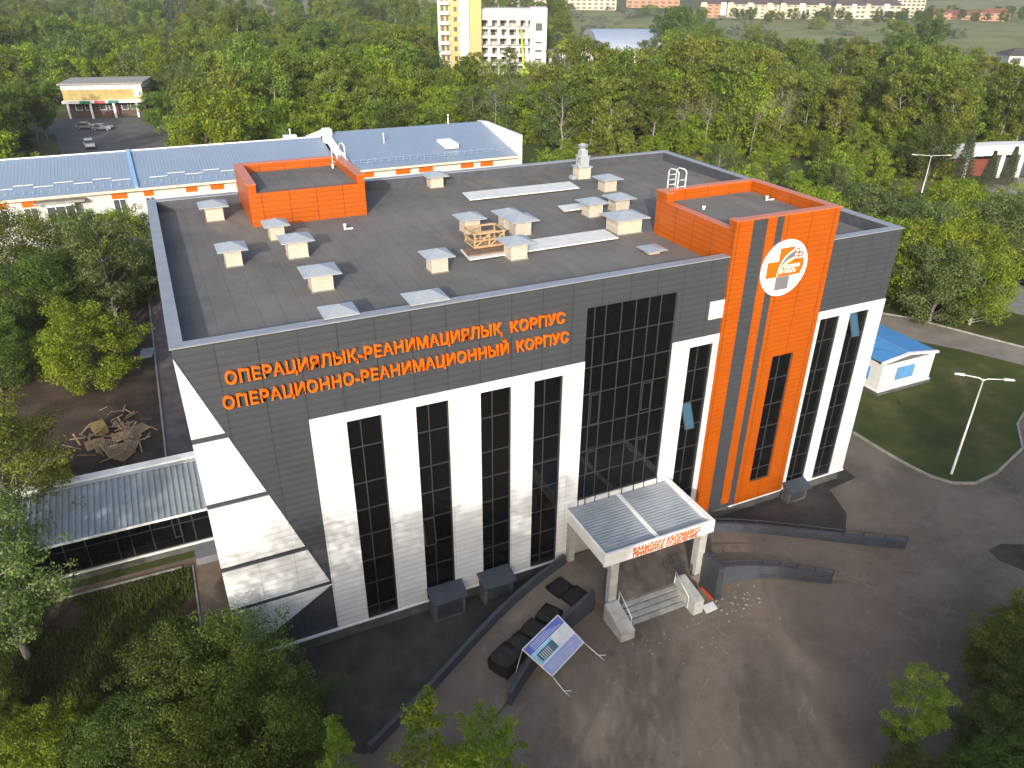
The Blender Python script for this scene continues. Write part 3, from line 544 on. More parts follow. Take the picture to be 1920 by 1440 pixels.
rpipe(10.9, 15.6, HR, .28, 'small white vent pipe in front of the orange roof house', True); rpipe(34.4, 4.6, 19.75, .2, 'small white pipe stub at the back corner of the tower roof', True); rpipe(12.15, 23.3, 19.83, .2, 'small white pipe stub on top of the orange roof house'); rpipe(37.2, 4.8, HR, .18, 'small white pipe on the roof corner right of the orange tower', True); rpipe(29.6, 4.5, 19.75, .12, 'small white pipe stub near the ladder on the tower roof')
# ---------------------------------------------------------------- entrance porch
po = empty('entrance_porch', (22.2, -2.3, 0), 0, 'white canopy on two pillars over steps at the hospital entrance', 'porch')
PX0, PX1, PY, PZ, FH = 18.55, 25.8, -4.6, 4.66, .82
MB().box(PX0, PX1, PY, PY+.14, PZ-FH, PZ).box(PX0, PX0+.14, PY+.14, -.14, PZ-FH*.9, PZ).box(PX1-.28, PX1, PY+.14, -.14, PZ-FH*.9, PZ).build('fascia', TRIM, po)
m = MB(); ys = np.arange(PY+.14, -.14, .11); zz_ = [4.36+.16*(y-PY)/4.6+(.045 if i % 2 else 0) for i, y in enumerate(ys)]
for i in range(len(ys)-1): m.quad((PX0+.14, ys[i], zz_[i]), (PX1-.28, ys[i], zz_[i]), (PX1-.28, ys[i+1], zz_[i+1]), (PX0+.14, ys[i+1], zz_[i+1]))
m.build('roof_sheet', CANM, po)
MB().box(PX0+.14, PX1-.28, PY+.14, -.14, PZ-FH*.85, PZ-FH*.85+.08).build('soffit', TRIM, po)
MB().bar((22.15, PY+.14, 4.42), (22.15, -.14, 4.58), .2, .12).build('centre_beam', TRIM, po)
for x in (19.05, 24.95): MB().box(x, x+.5, -4.55, -4.05, .85, PZ-FH*.85).build('pillar', CONCL, po)
MB().box(24.72, 24.78, -4.5, -4.44, .85, 1.6).build('downpipe', DARKM, po)
for x in (18.75, 25.3): MB().box(x, x+.4, -.5, -.14, .85, PZ-FH*.85).build('pillar', CONCL, po)
MB().box(18.7, 25.5, -4.6, -.002, 0, .85).build('platform', mat('porch floor', (.15, .125, .105), .9, 0, .3, .8, .3), po)
stp = MB()
for k in range(4): stp.box(19.62, 23.5, -4.6-.29*(k+1), -4.6-.29*k-.001, 0, .85-.17*(k+1))
stp.build('steps', CONCL, po)
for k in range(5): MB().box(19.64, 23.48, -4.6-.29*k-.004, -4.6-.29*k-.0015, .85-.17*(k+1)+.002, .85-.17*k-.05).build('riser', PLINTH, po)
MB().xprism([(-4.601, 0), (-4.601, 1.15), (-4.75, 1.15), (-6.5, .62), (-6.5, 0)][::-1], 18.75, 19.6).build('cheek_wall', CONCL, po)
MB().xprism([(-4.601, 0), (-4.601, 1.3), (-4.75, 1.3), (-6.5, .95), (-6.5, 0)][::-1], 23.52, 24.15).build('cheek_wall', CONCL, po)
for x in (19.67, 23.45): MB().tube([(x, -4.65, .9), (x, -4.65, 1.75), (x, -6.0, 1.0), (x, -6.0, .2)], .03, 6).build('handrail', GALVW, po)
MB().tube([(18.65, -4.7, 0), (18.65, -4.7, 3.8)], .05, 8).build('downpipe', DARKM, po)
text('sign_lettering', 'ҚАБЫЛДАУ БӨЛІМШЕСІ', ORGL, po, 20.35, 24.75, 4.27, 4.57, PY-.001, .05, .018); text('sign_lettering', 'ПРИЕМНОЕ ОТДЕЛЕНИЕ', ORGL, po, 20.35, 24.62, 3.91, 4.21, PY-.001, .05, .018)
# railing pieces stored on the porch
o = empty('railing_stack', (24.3, -3.6, .85), 0, 'small pile of dark metal railings on the porch by the right pillar', 'railings')
m = MB()
for k in range(5):
    y = -4.0+k*.22; m.tube([(23.7, y, .87), (23.75, y+.1, 1.35), (24.75, y+.15, 1.4), (24.7, y, .87)], .025, 5); m.tube([(24.2, y, .87), (24.25, y+.1, 1.38)], .02, 5)
m.build('railing', DARKM, o)
# free standing board right of the steps
o = empty('notice_slab', (25.5, -5.2, 0), 0, 'tall dark grey upright board beside the right side of the entrance steps', 'board')
MB().box(25.35, 25.75, -6.05, -4.4, .25, 2.35).build('panel', DARKM, o, bevel=.04); MB().box(25.3, 25.8, -6.1, -4.35, 0, .25).build('base', DARKM, o); MB().box(25.22, 25.3, -6.0, -4.9, .02, .14).build('strip', REDO, o)
MB().prism([(24.3, -6.7), (25.1, -6.65), (25.2, -6.1), (24.4, -6.12)], .02, .06).build('metal_sheet', GALVW, label='pale metal sheet lying on the ground by the steps', cat='metal sheet')
# ---------------------------------------------------------------- basement entrance covers
def hatch(x0, x1, y1, zt, lab):
    o = empty('basement_hatch', ((x0+x1)/2, y1/2, 0), 0, lab, 'basement hatch', 'dark grey basement hatches against the facade')
    MB().xprism([(0-.07, 0), (0-.07, zt-.12), (y1+.25, zt-.36), (y1+.25, 0)][::-1], x0+.12, x1-.12).build('housing', PLINTH, o)
    MB().add([(x0, y1, zt-.32), (x1, y1, zt-.32), (x1, -.07, zt), (x0, -.07, zt), (x0, y1, zt-.42), (x1, y1, zt-.42), (x1, -.07, zt-.1), (x0, -.07, zt-.1)], [(0, 1, 2, 3), (7, 6, 5, 4), (0, 4, 5, 1), (1, 5, 6, 2), (2, 6, 7, 3), (3, 7, 4, 0)]).build('lid', RAMPM, o)
    MB().box(x0+.3, x1-.3, y1+.21, y1+.249, .2, zt-.6).build('grille', DARKM, o)
hatch(9.98, 12.05, -1.2, 1.8, 'dark grey basement hatch below the second window strip from the left')
hatch(13.0, 15.0, -1.2, 1.8, 'dark grey basement hatch below the third window strip from the left')
hatch(35.55, 37.4, -1.0, 1.4, 'dark grey basement hatch right of the orange tower')
# ---------------------------------------------------------------- ramps with their walls
def rampwall(pts, z0s, z1s, lab, name='ramp_wall', rail=True):
    o = empty(name, (pts[0][0], pts[0][1], 0), 0, lab, 'ramp wall', 'dark walls along the entrance ramps')
    w = MB(); th = .22; n = len(pts); L = []; Rr = []
    for i, p in enumerate(pts):
        a = np.array(pts[max(i-1, 0)]); b = np.array(pts[min(i+1, n-1)]); d = (b-a)/np.linalg.norm(b-a); nn = np.array([-d[1], d[0]])*th/2; L.append(np.array(p)+nn); Rr.append(np.array(p)-nn)
    vs = []
    for i in range(n): vs += [(*L[i], 0), (*Rr[i], 0), (*Rr[i], z1s[i]), (*L[i], z1s[i])]
    fs = []
    for i in range(n-1):
        a, b = 4*i, 4*i+4
        for j in range(4): fs.append((a+j, a+(j+1) % 4, b+(j+1) % 4, b+j))
    fs += [(3, 2, 1, 0), (4*n-4, 4*n-3, 4*n-2, 4*n-1)]; w.add(vs, fs); w.build('wall', RAMPM, o)
    if rail:
        t = MB(); t.tube([(p[0], p[1], z+.32) for p, z in zip(pts, z1s)], .025, 6)
        P = MB()
        for i in range(n-1):
            a, b = np.array(pts[i]), np.array(pts[i+1]); L_ = np.linalg.norm(b-a); k = max(1, int(L_/1.6))
            for j in range(k): q = a+(b-a)*(j/k); z = z1s[i]+(z1s[i+1]-z1s[i])*j/k; P.box(q[0]-.025, q[0]+.025, q[1]-.025, q[1]+.025, z-.1, z+.32)
        P.box(pts[-1][0]-.025, pts[-1][0]+.025, pts[-1][1]-.025, pts[-1][1]+.025, z1s[-1]-.1, z1s[-1]+.32)
        t.build('rail', DARKM, o); each(P, 'post', DARKM, o)
def interp(pts, n=14):
    P = np.array(pts, float); s = np.concatenate([[0], np.cumsum(np.linalg.norm(np.diff(P, axis=0), axis=1))]); t = np.linspace(0, s[-1], n)
    out = np.c_[np.interp(t, s, P[:, 0]), np.interp(t, s, P[:, 1])]
    for _ in range(2): out[1:-1] = (out[:-2]+2*out[1:-1]+out[2:])/4
    return [tuple(p) for p in out]
rampS = lambda x, xa, xb: .02+.83*min(1, max(0, (x-xa)/(xb-xa)))
a = interp([(4.6, -7.35), (8.17, -5.35), (10.81, -3.85), (13.2, -2.45), (15.83, -1.3), (18.5, -.45)]); rampwall(a, [0]*14, [rampS(p[0], 8, 18.7)+.62 for p in a], 'longest dark ramp wall curving from the porch down to the lower left', rail=False)
b = interp([(11.6, -7.6), (12.9, -6.55), (13.9, -5.85), (16.9, -4.25), (18.6, -3.7)], 9); rampwall(b, [0]*9, [rampS(p[0], 9, 18.7)+.62 for p in b], 'short dark ramp wall left of the porch, passing under the banner', rail=False)
rs = MB(); aa = interp(a, 10); bb = interp([(6.5, -9.6), (9, -8.8)]+b, 10)
for i in range(9):
    z0 = rampS(aa[i][0], 8, 18.7)+.004 if i else .013; z1 = rampS(aa[i+1][0], 8, 18.7)+.004; rs.quad((*aa[i], z0), (*bb[i], z0), (*bb[i+1], z1), (*aa[i+1], z1))
rs.quad((*aa[9], .853), (*bb[9], .853), (18.71, -3.7, .853), (18.71, -.45, .853)); rs.build('ramp', ASPH, kind='structure')
c = interp([(26.2, -.6), (30.2, -2.05), (32.4, -3.3), (34.7, -4.7), (37.3, -6.25), (39.2, -7.35)], 12); rampwall(c, [0]*12, [1.45-rampS(p[0], 26, 39)+.02 for p in c], 'long dark ramp wall with railing right of the porch, farther of the two')
d_ = interp([(26.0, -4.9), (29.0, -5.5), (30.1, -6.05), (31.7, -7.2), (32.6, -7.75)], 8); rampwall(d_, [0]*8, [1.45-rampS(p[0], 25.5, 33.5) for p in d_], 'shorter dark ramp wall with railing right of the porch, nearer the yard')
rs = MB(); cc = interp(c, 9); dd = interp(d_+[(36.5, -9.5)], 9)
for i in range(8):
    zc = [max(.015, .874-rampS(p[0], 26, 38.5)) for p in (cc[i], cc[i+1])]; zd = [max(.013, .874-rampS(p[0], 26, 33.5)) for p in (dd[i], dd[i+1])]; rs.quad((*cc[i], zc[0]), (*dd[i], zd[0]), (*dd[i+1], zd[1]), (*cc[i+1], zc[1]))
rs.quad((25.5, -4.6, .852), (*dd[0], .853), (*cc[0], .853), (25.5, -.3, .852)); rs.build('ramp', ASPH, kind='structure')
# ---------------------------------------------------------------- wrapped pallet loads and banner
rnd = random.Random(3)
def load(x, y, rz, s, lab):
    o = empty('wrapped_load', (x, y, 0), rz, lab, 'wrapped load', 'black wrapped loads on pallets beside the ramp')
    b = MB(); w, d, h = .62*s, .55*s, .78*s
    nx = 6; g = np.linspace(-1, 1, nx)
    def pt(i, j, k): return (i*w*(1+rnd.uniform(-.05, .05)), j*d*(1+rnd.uniform(-.05, .05)), .15+h*k+rnd.uniform(-.03, .03))
    for (ax) in range(5):
        gr = []
        for u in g:
            for v in g:
                k = (u+1)/2
                e = .06*(u*u*u*u+v*v*v*v)
                p = [pt(u, v, 1-e), pt(u, -1+e*.5, (v+1)/2), pt(u, 1-e*.5, (v+1)/2), pt(-1+e*.5, u, (v+1)/2), pt(1-e*.5, u, (v+1)/2)][ax]; gr.append(p)
        fs = [(i*nx+j, (i+1)*nx+j, (i+1)*nx+j+1, i*nx+j+1) for i in range(nx-1) for j in range(nx-1)]; b.add(gr, fs)
    ob = b.build('wrapped_goods', BLACK); ob.parent = o
    p = MB()
    for j in (-1, 0, 1): p.box(-w, w, j*d*.85-.05, j*d*.85+.05, .02, .10)
    for i in np.linspace(-.9, .9, 6): p.box(i*w-.05, i*w+.05, -d, d, .10, .125)
    pp = p.build('pallet', WOODD); pp.parent = o
for x, y, rz, s, lab in [(12.35, -5.5, .5, 1.15, 'black wrapped load farthest from the porch, at the lower end of the row'), (13.35, -5.0, .5, 1.05, 'black wrapped load second from the lower end of the row'), (14.5, -4.35, .55, 1.0, 'black wrapped load beside the upper left edge of the banner'), (15.75, -3.75, .6, 1.0, 'black wrapped load just above the top corner of the banner'), (17.3, -2.15, .3, 1.0, 'black wrapped load nearest the hospital wall, by the porch'), (17.75, -3.2, .3, 1.05, 'black wrapped load second nearest the porch, in front of the nearest one')]:
    load(x, y, rz, s, lab)
bn = empty('banner_stand', (14.5, -7, 0), 0, 'leaning blue and white printed banner on a thin metal frame beside the ramp', 'banner')
b0, b1 = np.array([13.98, -7.55, .85]), np.array([16.5, -6.3, .85]); t0, t1 = np.array([12.75, -6.62, 2.35]), np.array([15.42, -5.32, 2.35])
nrm = np.cross(b1-b0, t0-b0); nrm /= np.linalg.norm(nrm)
if nrm[2] < 0: nrm = -nrm
def bp_(u, v, o=0.): return tuple(b0*(1-u)*(1-v)+b1*u*(1-v)+t0*(1-u)*v+t1*u*v+nrm*o)
def bq(u0, u1, v0, v1, o): return (bp_(u0, v0, o), bp_(u1, v0, o), bp_(u1, v1, o), bp_(u0, v1, o))
m = MB(); A, B_, C_, D_ = bq(0, 1, 0, 1, 0); A2, B2, C2, D2 = bq(0, 1, 0, 1, -.03); m.add([A, B_, C_, D_, A2, B2, C2, D2], [(0, 1, 2, 3), (7, 6, 5, 4), (0, 4, 5, 1), (1, 5, 6, 2), (2, 6, 7, 3), (3, 7, 4, 0)]); pn = m.build('sheet', BANW, bn)
m = MB(); m.quad(*bq(.01, .99, .75, .99, .006)); m.build('header', BANB, pn); m = MB(); m.quad(*bq(.01, .99, .02, .34, .006)); m.build('lower_field', BANV, pn)
m = MB(); m.quad(*bq(.02, .56, .38, .74, .006)); m.build('picture', BANC, pn); m = MB(); m.quad(*bq(.10, .55, .41, .66, .009)); m.build('picture_building', BAND, pn)
m = MB()
for k in range(6): m.quad(*bq(.15+k*.045, .165+k*.045, .42, .62, .012))
for k in range(4): m.quad(*bq(.14, .90-.1*k, .79+k*.045, .805+k*.045, .010))
for k in range(5): m.quad(*bq(.06, .92-.12*(k % 3), .08+k*.045, .088+k*.045, .010))
m.build('print_line', BANW, pn)
m = MB(); m.bar(A, B_, .05); m.bar(B_, C_, .05); m.bar(C_, D_, .05); m.bar(D_, A, .05)
for p, q in ((b0, (14.45, -8.0, .02)), (b1, (17.2, -6.75, .02))):
    m.tube([p, q], .025, 6); m.tube([(q[0], q[1], .03), (q[0]+.35, q[1]-.15, .03)], .02, 6); m.tube([(q[0], q[1], .03), (q[0]+.1, q[1]-.42, .03)], .02, 6)
m.tube([t0, (12.6, -6.1, .02)], .025, 6); m.tube([t1, (15.3, -4.9, .02)], .025, 6); m.build('frame', GALVW, bn)
# rubble near the steps
rnd = random.Random(8); m = MB()
for _ in range(45):
    x, y = rnd.gauss(26.5, .8), rnd.gauss(-6.8, .5); s = rnd.uniform(.02, .075); a = rnd.uniform(0, 3.14)
    if x < 25.3 and y > -6.8: continue
    m.obox((x, y, .02+s*.2), (s*math.cos(a), s*math.sin(a), 0), (-s*.7*math.sin(a), s*.7*math.cos(a), 0), (0, 0, s*.3))
for _ in range(35):
    x, y = rnd.gauss(21.5, 2.0), rnd.gauss(-7.6, .8); s = rnd.uniform(.015, .05)
    if y > -6.7: continue
    m.obox((x, y, .02), (s, 0, 0), (0, s*.7, 0), (0, 0, s*.3))
m.build('rubble', CONC, kind='stuff', label='pale crumbs of mortar scattered on the yard by the steps', cat='rubble')
# ---------------------------------------------------------------- gallery on the left
ga = empty('gallery', (-18, 13.3, 0), 0, 'low glazed corridor with ribbed grey metal roof joining the hospital on the left', 'corridor')
m = MB()
for i in range(111):
    xa = -.02-i*.34
    for xb, xc, za, zb in ((xa, xa-.22, 0, 0), (xa-.22, xa-.25, 0, .05), (xa-.25, xa-.31, .05, .05), (xa-.31, xa-.34, .05, 0)): m.quad((xc, 10.55, 3.2+zb), (xb, 10.55, 3.2+za), (xb, 15.3, 3.95+za), (xc, 15.3, 3.95+zb))
m.quad((-38, 10.55, 3.15), (-38, 15.3, 3.9), (-.02, 15.3, 3.9), (-.02, 10.55, 3.15)); m.build('roof', CORRG, ga)
MB().box(-38, -.02, 15.31, 15.95, 3.7, 4.12).build('parapet', TRIM, ga); MB().box(-38, -.02, 15.0, 15.3, 3.96, 4.02).build('gutter', GALV, ga); MB().box(-38, -.02, 10.5, 10.6, 3.06, 3.2).build('eave', TRIM, ga)
MB().box(-38, -.02, 11.1, 15.9, .62, 3.05).build('wall', WHITEB, ga); MB().box(-38, -.02, 10.9, 11.05, .5, .62).build('sill', TRIM, ga); MB().box(-38, -.02, 11.0, 15.9, 0, .5).build('plinth', PLINTH, ga)
fo = None; f = MB(); g = MB(); x = -.1; k = 0
while x > -37:
    w = (1.15, .75, 1.6)[k % 3]; f.box(x-.03, x+.03, 11.0, 11.08, .62, 3.05); g.quad((x-w, 11.06+rnd.uniform(-.004, .004), .62), (x, 11.06, .62), (x, 11.06+rnd.uniform(-.004, .004), 3.05), (x-w, 11.06, 3.05)); x -= w; k += 1
f.box(-38, -.02, 11.01, 11.07, 2.2, 2.25).box(-38, -.02, 11.01, 11.07, .62, .68); f.box(-2.4, -2.34, 10.95, 11.0, 1.3, 2.9).box(-2.0, -1.94, 10.95, 11.0, 1.3, 2.9).box(-2.34, -2.0, 10.95, 11.0, 2.84, 2.9).box(-2.34, -2.0, 10.95, 11.0, 1.3, 1.36)
fo = f.build('window', FRAME, ga); g.build('pane', GLASS, fo)
MB().box(-1.5, -.05, 9.4, 10.88, 0, .5).build('entrance_slab', mat('bluish concrete', (.16, .17, .19), .85, 0, .15, 1), ga)
MB().bar((-2.35, 9.6, .06), (-34, 9.9, .06), .1, .12).bar((-1.75, 9.55, .03), (-1.75, 3, .03), .1, .08).build('kerb', CONC, kind='structure')
MB().bar((-2.55, 16.3, .07), (-2.5, 60, .07), .14, .14).build('kerb', CONC, kind='structure')
# pile of pallets and boards
rnd = random.Random(11)
def pallet(x, y, z, rz, rx, lab, s=1.):
    o = empty('pallet', (x, y, z), rz, lab, 'pallet', 'old pallets on the scrap heap behind the corridor'); o.rotation_euler = (rx, rnd.uniform(-.15, .15), rz)
    f = MB()
    for i in range(6): f.box(-.6, .6, -.4+i*.15, -.3+i*.15, .1, .13)
    f.build('deck', WOOD).parent = o; f = MB()
    for j in (-.55, 0, .47): f.box(j, j+.08, -.4, .45, 0, .1)
    f.build('bearer', WOOD).parent = o; o.scale = (s,)*3
for i, (x, y, z, rz, rx) in enumerate([(-5.3, 24.2, .05, .9, .1), (-4.9, 25.0, .3, 1.3, .3), (-5.9, 24.6, .35, .4, .5), (-6.3, 25.9, .1, 1.5, .2), (-4.6, 26.4, .15, 1.2, .8), (-5.4, 26.3, .5, .3, .2), (-7.1, 25.4, .2, 1.9, 1.0), (-7.3, 26.6, .1, .2, .3), (-4.2, 27.6, .1, .7, .2)]):
    pallet(x, y, z, rz, rx, ['lowest pallet of the scrap heap, nearest the corridor roof', 'pallet leaning across the lower right of the scrap heap', 'tilted pallet at the lower left of the scrap heap', 'pallet in the middle of the scrap heap', 'steeply propped pallet at the right edge of the scrap heap', 'topmost pallet of the scrap heap', 'pallet standing nearly upright at the left of the scrap heap', 'flat pallet at the far left of the scrap heap', 'pallet lying alone at the far right of the scrap heap'][i], 1.15)
m = MB()
for _ in range(60):
    x, y, a, L = rnd.gauss(-6.0, 1.2), rnd.gauss(27.4, 1.6), rnd.uniform(0, 3.14), rnd.uniform(.5, 1.6); m.bar((x, y, rnd.uniform(.05, .7)), (x+L*math.cos(a), y+L*math.sin(a), rnd.uniform(.05, .8)), rnd.uniform(.05, .14), .03)
m.build('scrap_boards', WOOD, kind='stuff', label='tangle of loose boards and laths thrown on the scrap heap', cat='boards')
MB().obox((-7.0, 28.6, .45), (.45, .15, 0), (-.15, .45, .1), (0, 0, .3)).build('cardboard_box', mat('ochre board', (.36, .24, .08), .8), label='ochre box on top of the scrap heap', cat='box')
dr = empty('yellow_barrel', (-9.2, 23.6, 0), 0, 'dull yellow barrel standing left of the scrap heap', 'barrel'); MB().tube([(-9.2, 23.6, 0), (-9.2, 23.6, .3), (-9.2, 23.6, .33), (-9.2, 23.6, .6), (-9.2, 23.6, .9)], [.36, .38, .40, .38, .36], 14).build('body', YDRUM, dr); MB().tube([(-9.2, 23.6, .9), (-9.2, 23.6, .93)], [.38, .38], 14).build('lid', YDRUM, dr)
for k in range(5): MB().box(-3.9+k*.06, -2.75+k*.06, 41.3+k*.42, 41.6+k*.42, .04+k*.01, .12+k*.01).build('metal_sheet', GALV, label='narrow blue grey metal sheet in a stack by the path', cat='metal sheet', group='stack of metal sheets by the path')
for k, (x, y, s) in enumerate([(-1.2, 19.2, .5), (-.7, 18.6, .35), (-1.5, 18.2, .3)]): MB().obox((x, y, .12), (s, .2*s, 0), (-.2*s, .6*s, 0), (0, 0, .1)).build('plaster_bag', TRIM, label=['largest white bag on the path behind the corridor', 'small white bag nearest the hospital wall', 'smallest white bag at the kerb behind the corridor'][k], cat='bag', group='white bags on the path', bevel=.05)
# ---------------------------------------------------------------- long blue roofed ward building
bb_ = empty('ward_building', (0, 76, 0), 0, 'long low building with pale blue metal roof and orange panels behind the hospital', 'building')
m = MB(); m.box(-70, 24.0, 75.2, 92, 0, 7.9); m.box(24.0, 49.0, 71.2, 92, 0, 8.6); m.build('wall', WHITEB, bb_)
def gable(mb, x0, x1, y0, ym, y1, z0, zm):
    mb.add([(x0, y0, z0), (x1, y0, z0), (x1, ym, zm), (x0, ym, zm), (x1, y1, z0), (x0, y1, z0)], [(0, 1, 2, 3), (3, 2, 4, 5)]); mb.add([(x0, y0, z0), (x0, ym, zm), (x0, y1, z0), (x1, y0, z0), (x1, ym, zm), (x1, y1, z0)], [(0, 1, 2), (5, 4, 3)])
m = MB(); gable(m, -70, 24.0, 74.5, 86, 97, 8.1, 10.6); gable(m, 24.6, 48.9, 70.5, 84.5, 98, 8.75, 11.4); m.build('roof', CORRB, bb_)
MB().box(-70, 24.0, 74.3, 74.55, 7.85, 8.12).box(24.0, 49.0, 70.35, 70.6, 8.5, 8.76).build('gutter', mat('cream gutter', (.66, .56, .42), .6), bb_)
MB().box(-70, 24.0, 85.9, 86.1, 10.58, 10.7).build('ridge', TRIM, bb_)
MB().xprism([(70.3, 0.0), (86.0, 0.0), (86.0, 11.3), (83.0, 11.65), (70.3, 11.65)], 48.95, 49.35).build('end_parapet', TRIM, bb_)
MB().xprism([(70.5, 8), (84.5, 11.0), (98, 8), (98, 8.7), (84.5, 11.9), (70.5, 9.4)], 24.0, 24.6).box(23.9, 25.0, 82.6, 84.4, 10.2, 12.1).build('firewall', TRIM, bb_)
MB().bar((-1.6, 74.6, 8.25), (-1.9, 86, 10.75), .45, .22).build('roof_rib', mat('blue rib', (.2, .36, .56), .5), bb_)
m = MB()
for i, x in enumerate(np.arange(-30, 23, 2.15)):
    if abs(x+1.5) < 1.3: continue
    yy = 77.0+(i % 2)*.7; zz = 8.1+(yy-74.5)*.2174+.18; m.bar((x, yy, zz), (x+2.1, yy, zz), .12, .05)
each(m, 'snow_guard', TRIM, bb_); m = MB()
for x in np.arange(-30, 23, .95): m.bar((x, 75.5, 8.35), (x, 75.5, 8.75), .06, .05)
for x in np.arange(25.2, 48, 1.0): m.bar((x, 72.2, 9.1), (x, 72.2, 9.75), .05, .05)
m.bar((25, 72.2, 9.7), (48.5, 72.2, 9.7), .04, .04); m.bar((25, 72.2, 9.35), (48.5, 72.2, 9.35), .04, .04); m.build('roof_railing', mat('blue steel', (.22, .30, .42), .5), bb_)
for x0, x1 in [(-20.5, -19), (-17.4, -15.9), (-14.3, -12.7), (-4.6, -2.9), (-.95, .15), (4.0, 5.35), (7.0, 8.6), (10.2, 11.6), (14, 15.5), (18, 19.5)]: MB().box(x0, x1, 75.08, 75.2, 6.95, 7.75).build('orange_panel', ORGL, bb_)
for x0, x1 in [(26, 27.6), (30.7, 32.7), (34.0, 36.0), (40.2, 42.1), (43.2, 45.1)]: MB().box(x0, x1, 71.08, 71.2, 7.6, 8.45).build('orange_panel', ORGL, bb_)
for x0, x1, z0, z1 in [(-26.5, -25.0, 4.9, 6.9), (-23.5, -22, 4.9, 6.9), (-20.5, -19, 4.9, 6.9), (-17.4, -15.9, 4.9, 6.9), (-14.3, -12.8, 4.95, 6.85), (-4.6, -3.1, 4.9, 6.9), (-.9, .2, 4.9, 6.8)]:
    fo = MB().box(x0, x1, 75.06, 75.14, z0, z1).build('window', FRAMEW, bb_); w = (x1-x0)/2; MB().box(x0+.08, x0+w-.04, 75.04, 75.058, z0+.08, z1-.08).box(x0+w+.04, x1-.08, 75.04, 75.058, z0+.08, z1-.08).build('pane', GLASSF, fo)
bal = MB().box(-11.8, -8.7, 73.9, 75.19, 3.7, 5.0).box(-11.8, -8.7, 73.9, 75.19, 6.95, 7.2).build('balcony', TRIM, bb_); m = MB()
for x in (-11.8, -10.85, -9.8, -8.8): m.box(x, x+.1, 73.95, 74.05, 5.0, 6.95)
m.build('balcony_frame', FRAMEW, bal); MB().box(-11.7, -8.8, 74.06, 74.1, 5.0, 6.95).build('pane', GLASSF, bal)
MB().box(-13, -7.5, 74.0, 75.19, 7.25, 7.5).build('balcony_roof', CONC, bb_)
MB().xprism([(74.5, 9.7), (78, 10.2), (78, 10.5), (74.5, 10.4)], 39.2, 41.2).build('dormer', TRIM, bb_)
for x, y, z in ((31.5, 79, 10.4), (20, 88, 10.3), (44, 86, 11.2)): MB().tube([(x, y, z-.2), (x, y, z+1.2)], .09, 8).tube([(x, y, z+1.2), (x, y, z+1.35)], [.2, .05], 8).build('vent_pipe', TRIM, bb_)
MB().box(18.8, 20.6, 86.5, 87.5, 10.0, 10.95).build('roof_box', TRIM, bb_)
# ---------------------------------------------------------------- hut with blue roof
hu = empty('utility_hut', (56.7, 11, 0), 0, 'small white hut with blue ribbed roof and blue windows on the lawn', 'hut')
MB().box(53.4, 59.6, 7.8, 14.2, .4, 2.95).build('wall', mat('white plaster', (.72, .72, .7), .75, 0, .05, 1.5, .1), hu); MB().box(53.25, 59.75, 7.65, 14.35, .1, .4).build('plinth', PLINTH, hu)
MB().box(53.3, 59.7, 7.7, 14.3, .4, .5).build('trim', TRIM, hu)
MB().yprism([(53.4, 2.95), (59.6, 2.95), (59.6, 3.05), (56.2, 3.55), (53.4, 3.2)], 7.78, 14.22).build('gable', hu.children[0].data.materials[0], hu)
m = MB(); m.add([(53.2, 7.95, 3.22), (56.2, 7.95, 3.6), (59.85, 7.95, 3.08), (53.2, 14.5, 3.22), (56.2, 14.5, 3.6), (59.85, 14.5, 3.08)], [(0, 1, 4, 3), (1, 2, 5, 4)]); m.build('roof', CORRH, hu)
MB().yprism([(53.15, 3.05), (56.2, 3.45), (59.9, 2.92), (59.9, 3.12), (56.2, 3.65), (53.15, 3.27)], 7.7, 7.94).build('verge', TRIM, hu)
MB().bar((56.2, 7.95, 3.62), (56.2, 14.5, 3.62), .3, .05).build('ridge', BLUEP, hu)
for w in (MB().box(55.2, 57.3, 7.74, 7.82, 1.2, 2.4), MB().box(53.34, 53.42, 9.0, 10.2, 1.1, 2.3), MB().box(53.34, 53.42, 11.5, 12.7, 1.1, 2.3)): w.build('window', BLUEP, hu)
# ---------------------------------------------------------------- street lamps
def lamp(x, y, h, rz, double, label, arm=1.6, mt=GALVW):
    o = empty('street_lamp', (x, y, 0), rz, label, 'street lamp', 'slim street lamps')
    p = MB(); p.tube([(0, 0, 0), (0, 0, .05)], .16, 10).tube([(0, 0, .05), (0, 0, h*.5), (0, 0, h)], [.09, .07, .05], 8); q = p.build('pole', mt); q.parent = o
    a = MB()
    for s in ((-1, 1) if double else (-1,)): a.tube([(0, 0, h-.15), (s*.25, 0, h+.03), (s*arm, 0, h+.12)], .035, 6)
    q = a.build('arm', mt); q.parent = o
    for s in ((-1, 1) if double else (-1,)):
        l = MB(); l.add([(s*arm, -.13, h+.1), (s*(arm+.65), -.1, h+.14), (s*(arm+.65), .1, h+.14), (s*arm, .13, h+.1), (s*arm, -.1, h+.2), (s*(arm+.62), -.07, h+.2), (s*(arm+.62), .07, h+.2), (s*arm, .1, h+.2)], [(0, 3, 2, 1), (4, 5, 6, 7), (0, 1, 5, 4), (1, 2, 6, 5), (2, 3, 7, 6), (3, 0, 4, 7)]); q = l.build('lamp_head', LAMPM); q.parent = o
    return o
lamp(49.0, -3.0, 7.9, R(-40), True, 'two armed white street lamp standing on the front lawn', 1.2)
lamp(112.3, 52.5, 7.0, R(-28), True, 'two armed grey street lamp in front of the white gate', 2.4)
lamp(33.3, 149.4, 10, R(60), False, 'tall white street lamp among trees behind the blue roof', 1.0)
lamp(23.7, 148, 8, R(-60), False, 'short thin street lamp left of the tall one behind the blue roof', .8)
lamp(93.2, 177.3, 10, R(-60), False, 'distant white street lamp in front of the unfinished white block', .8)
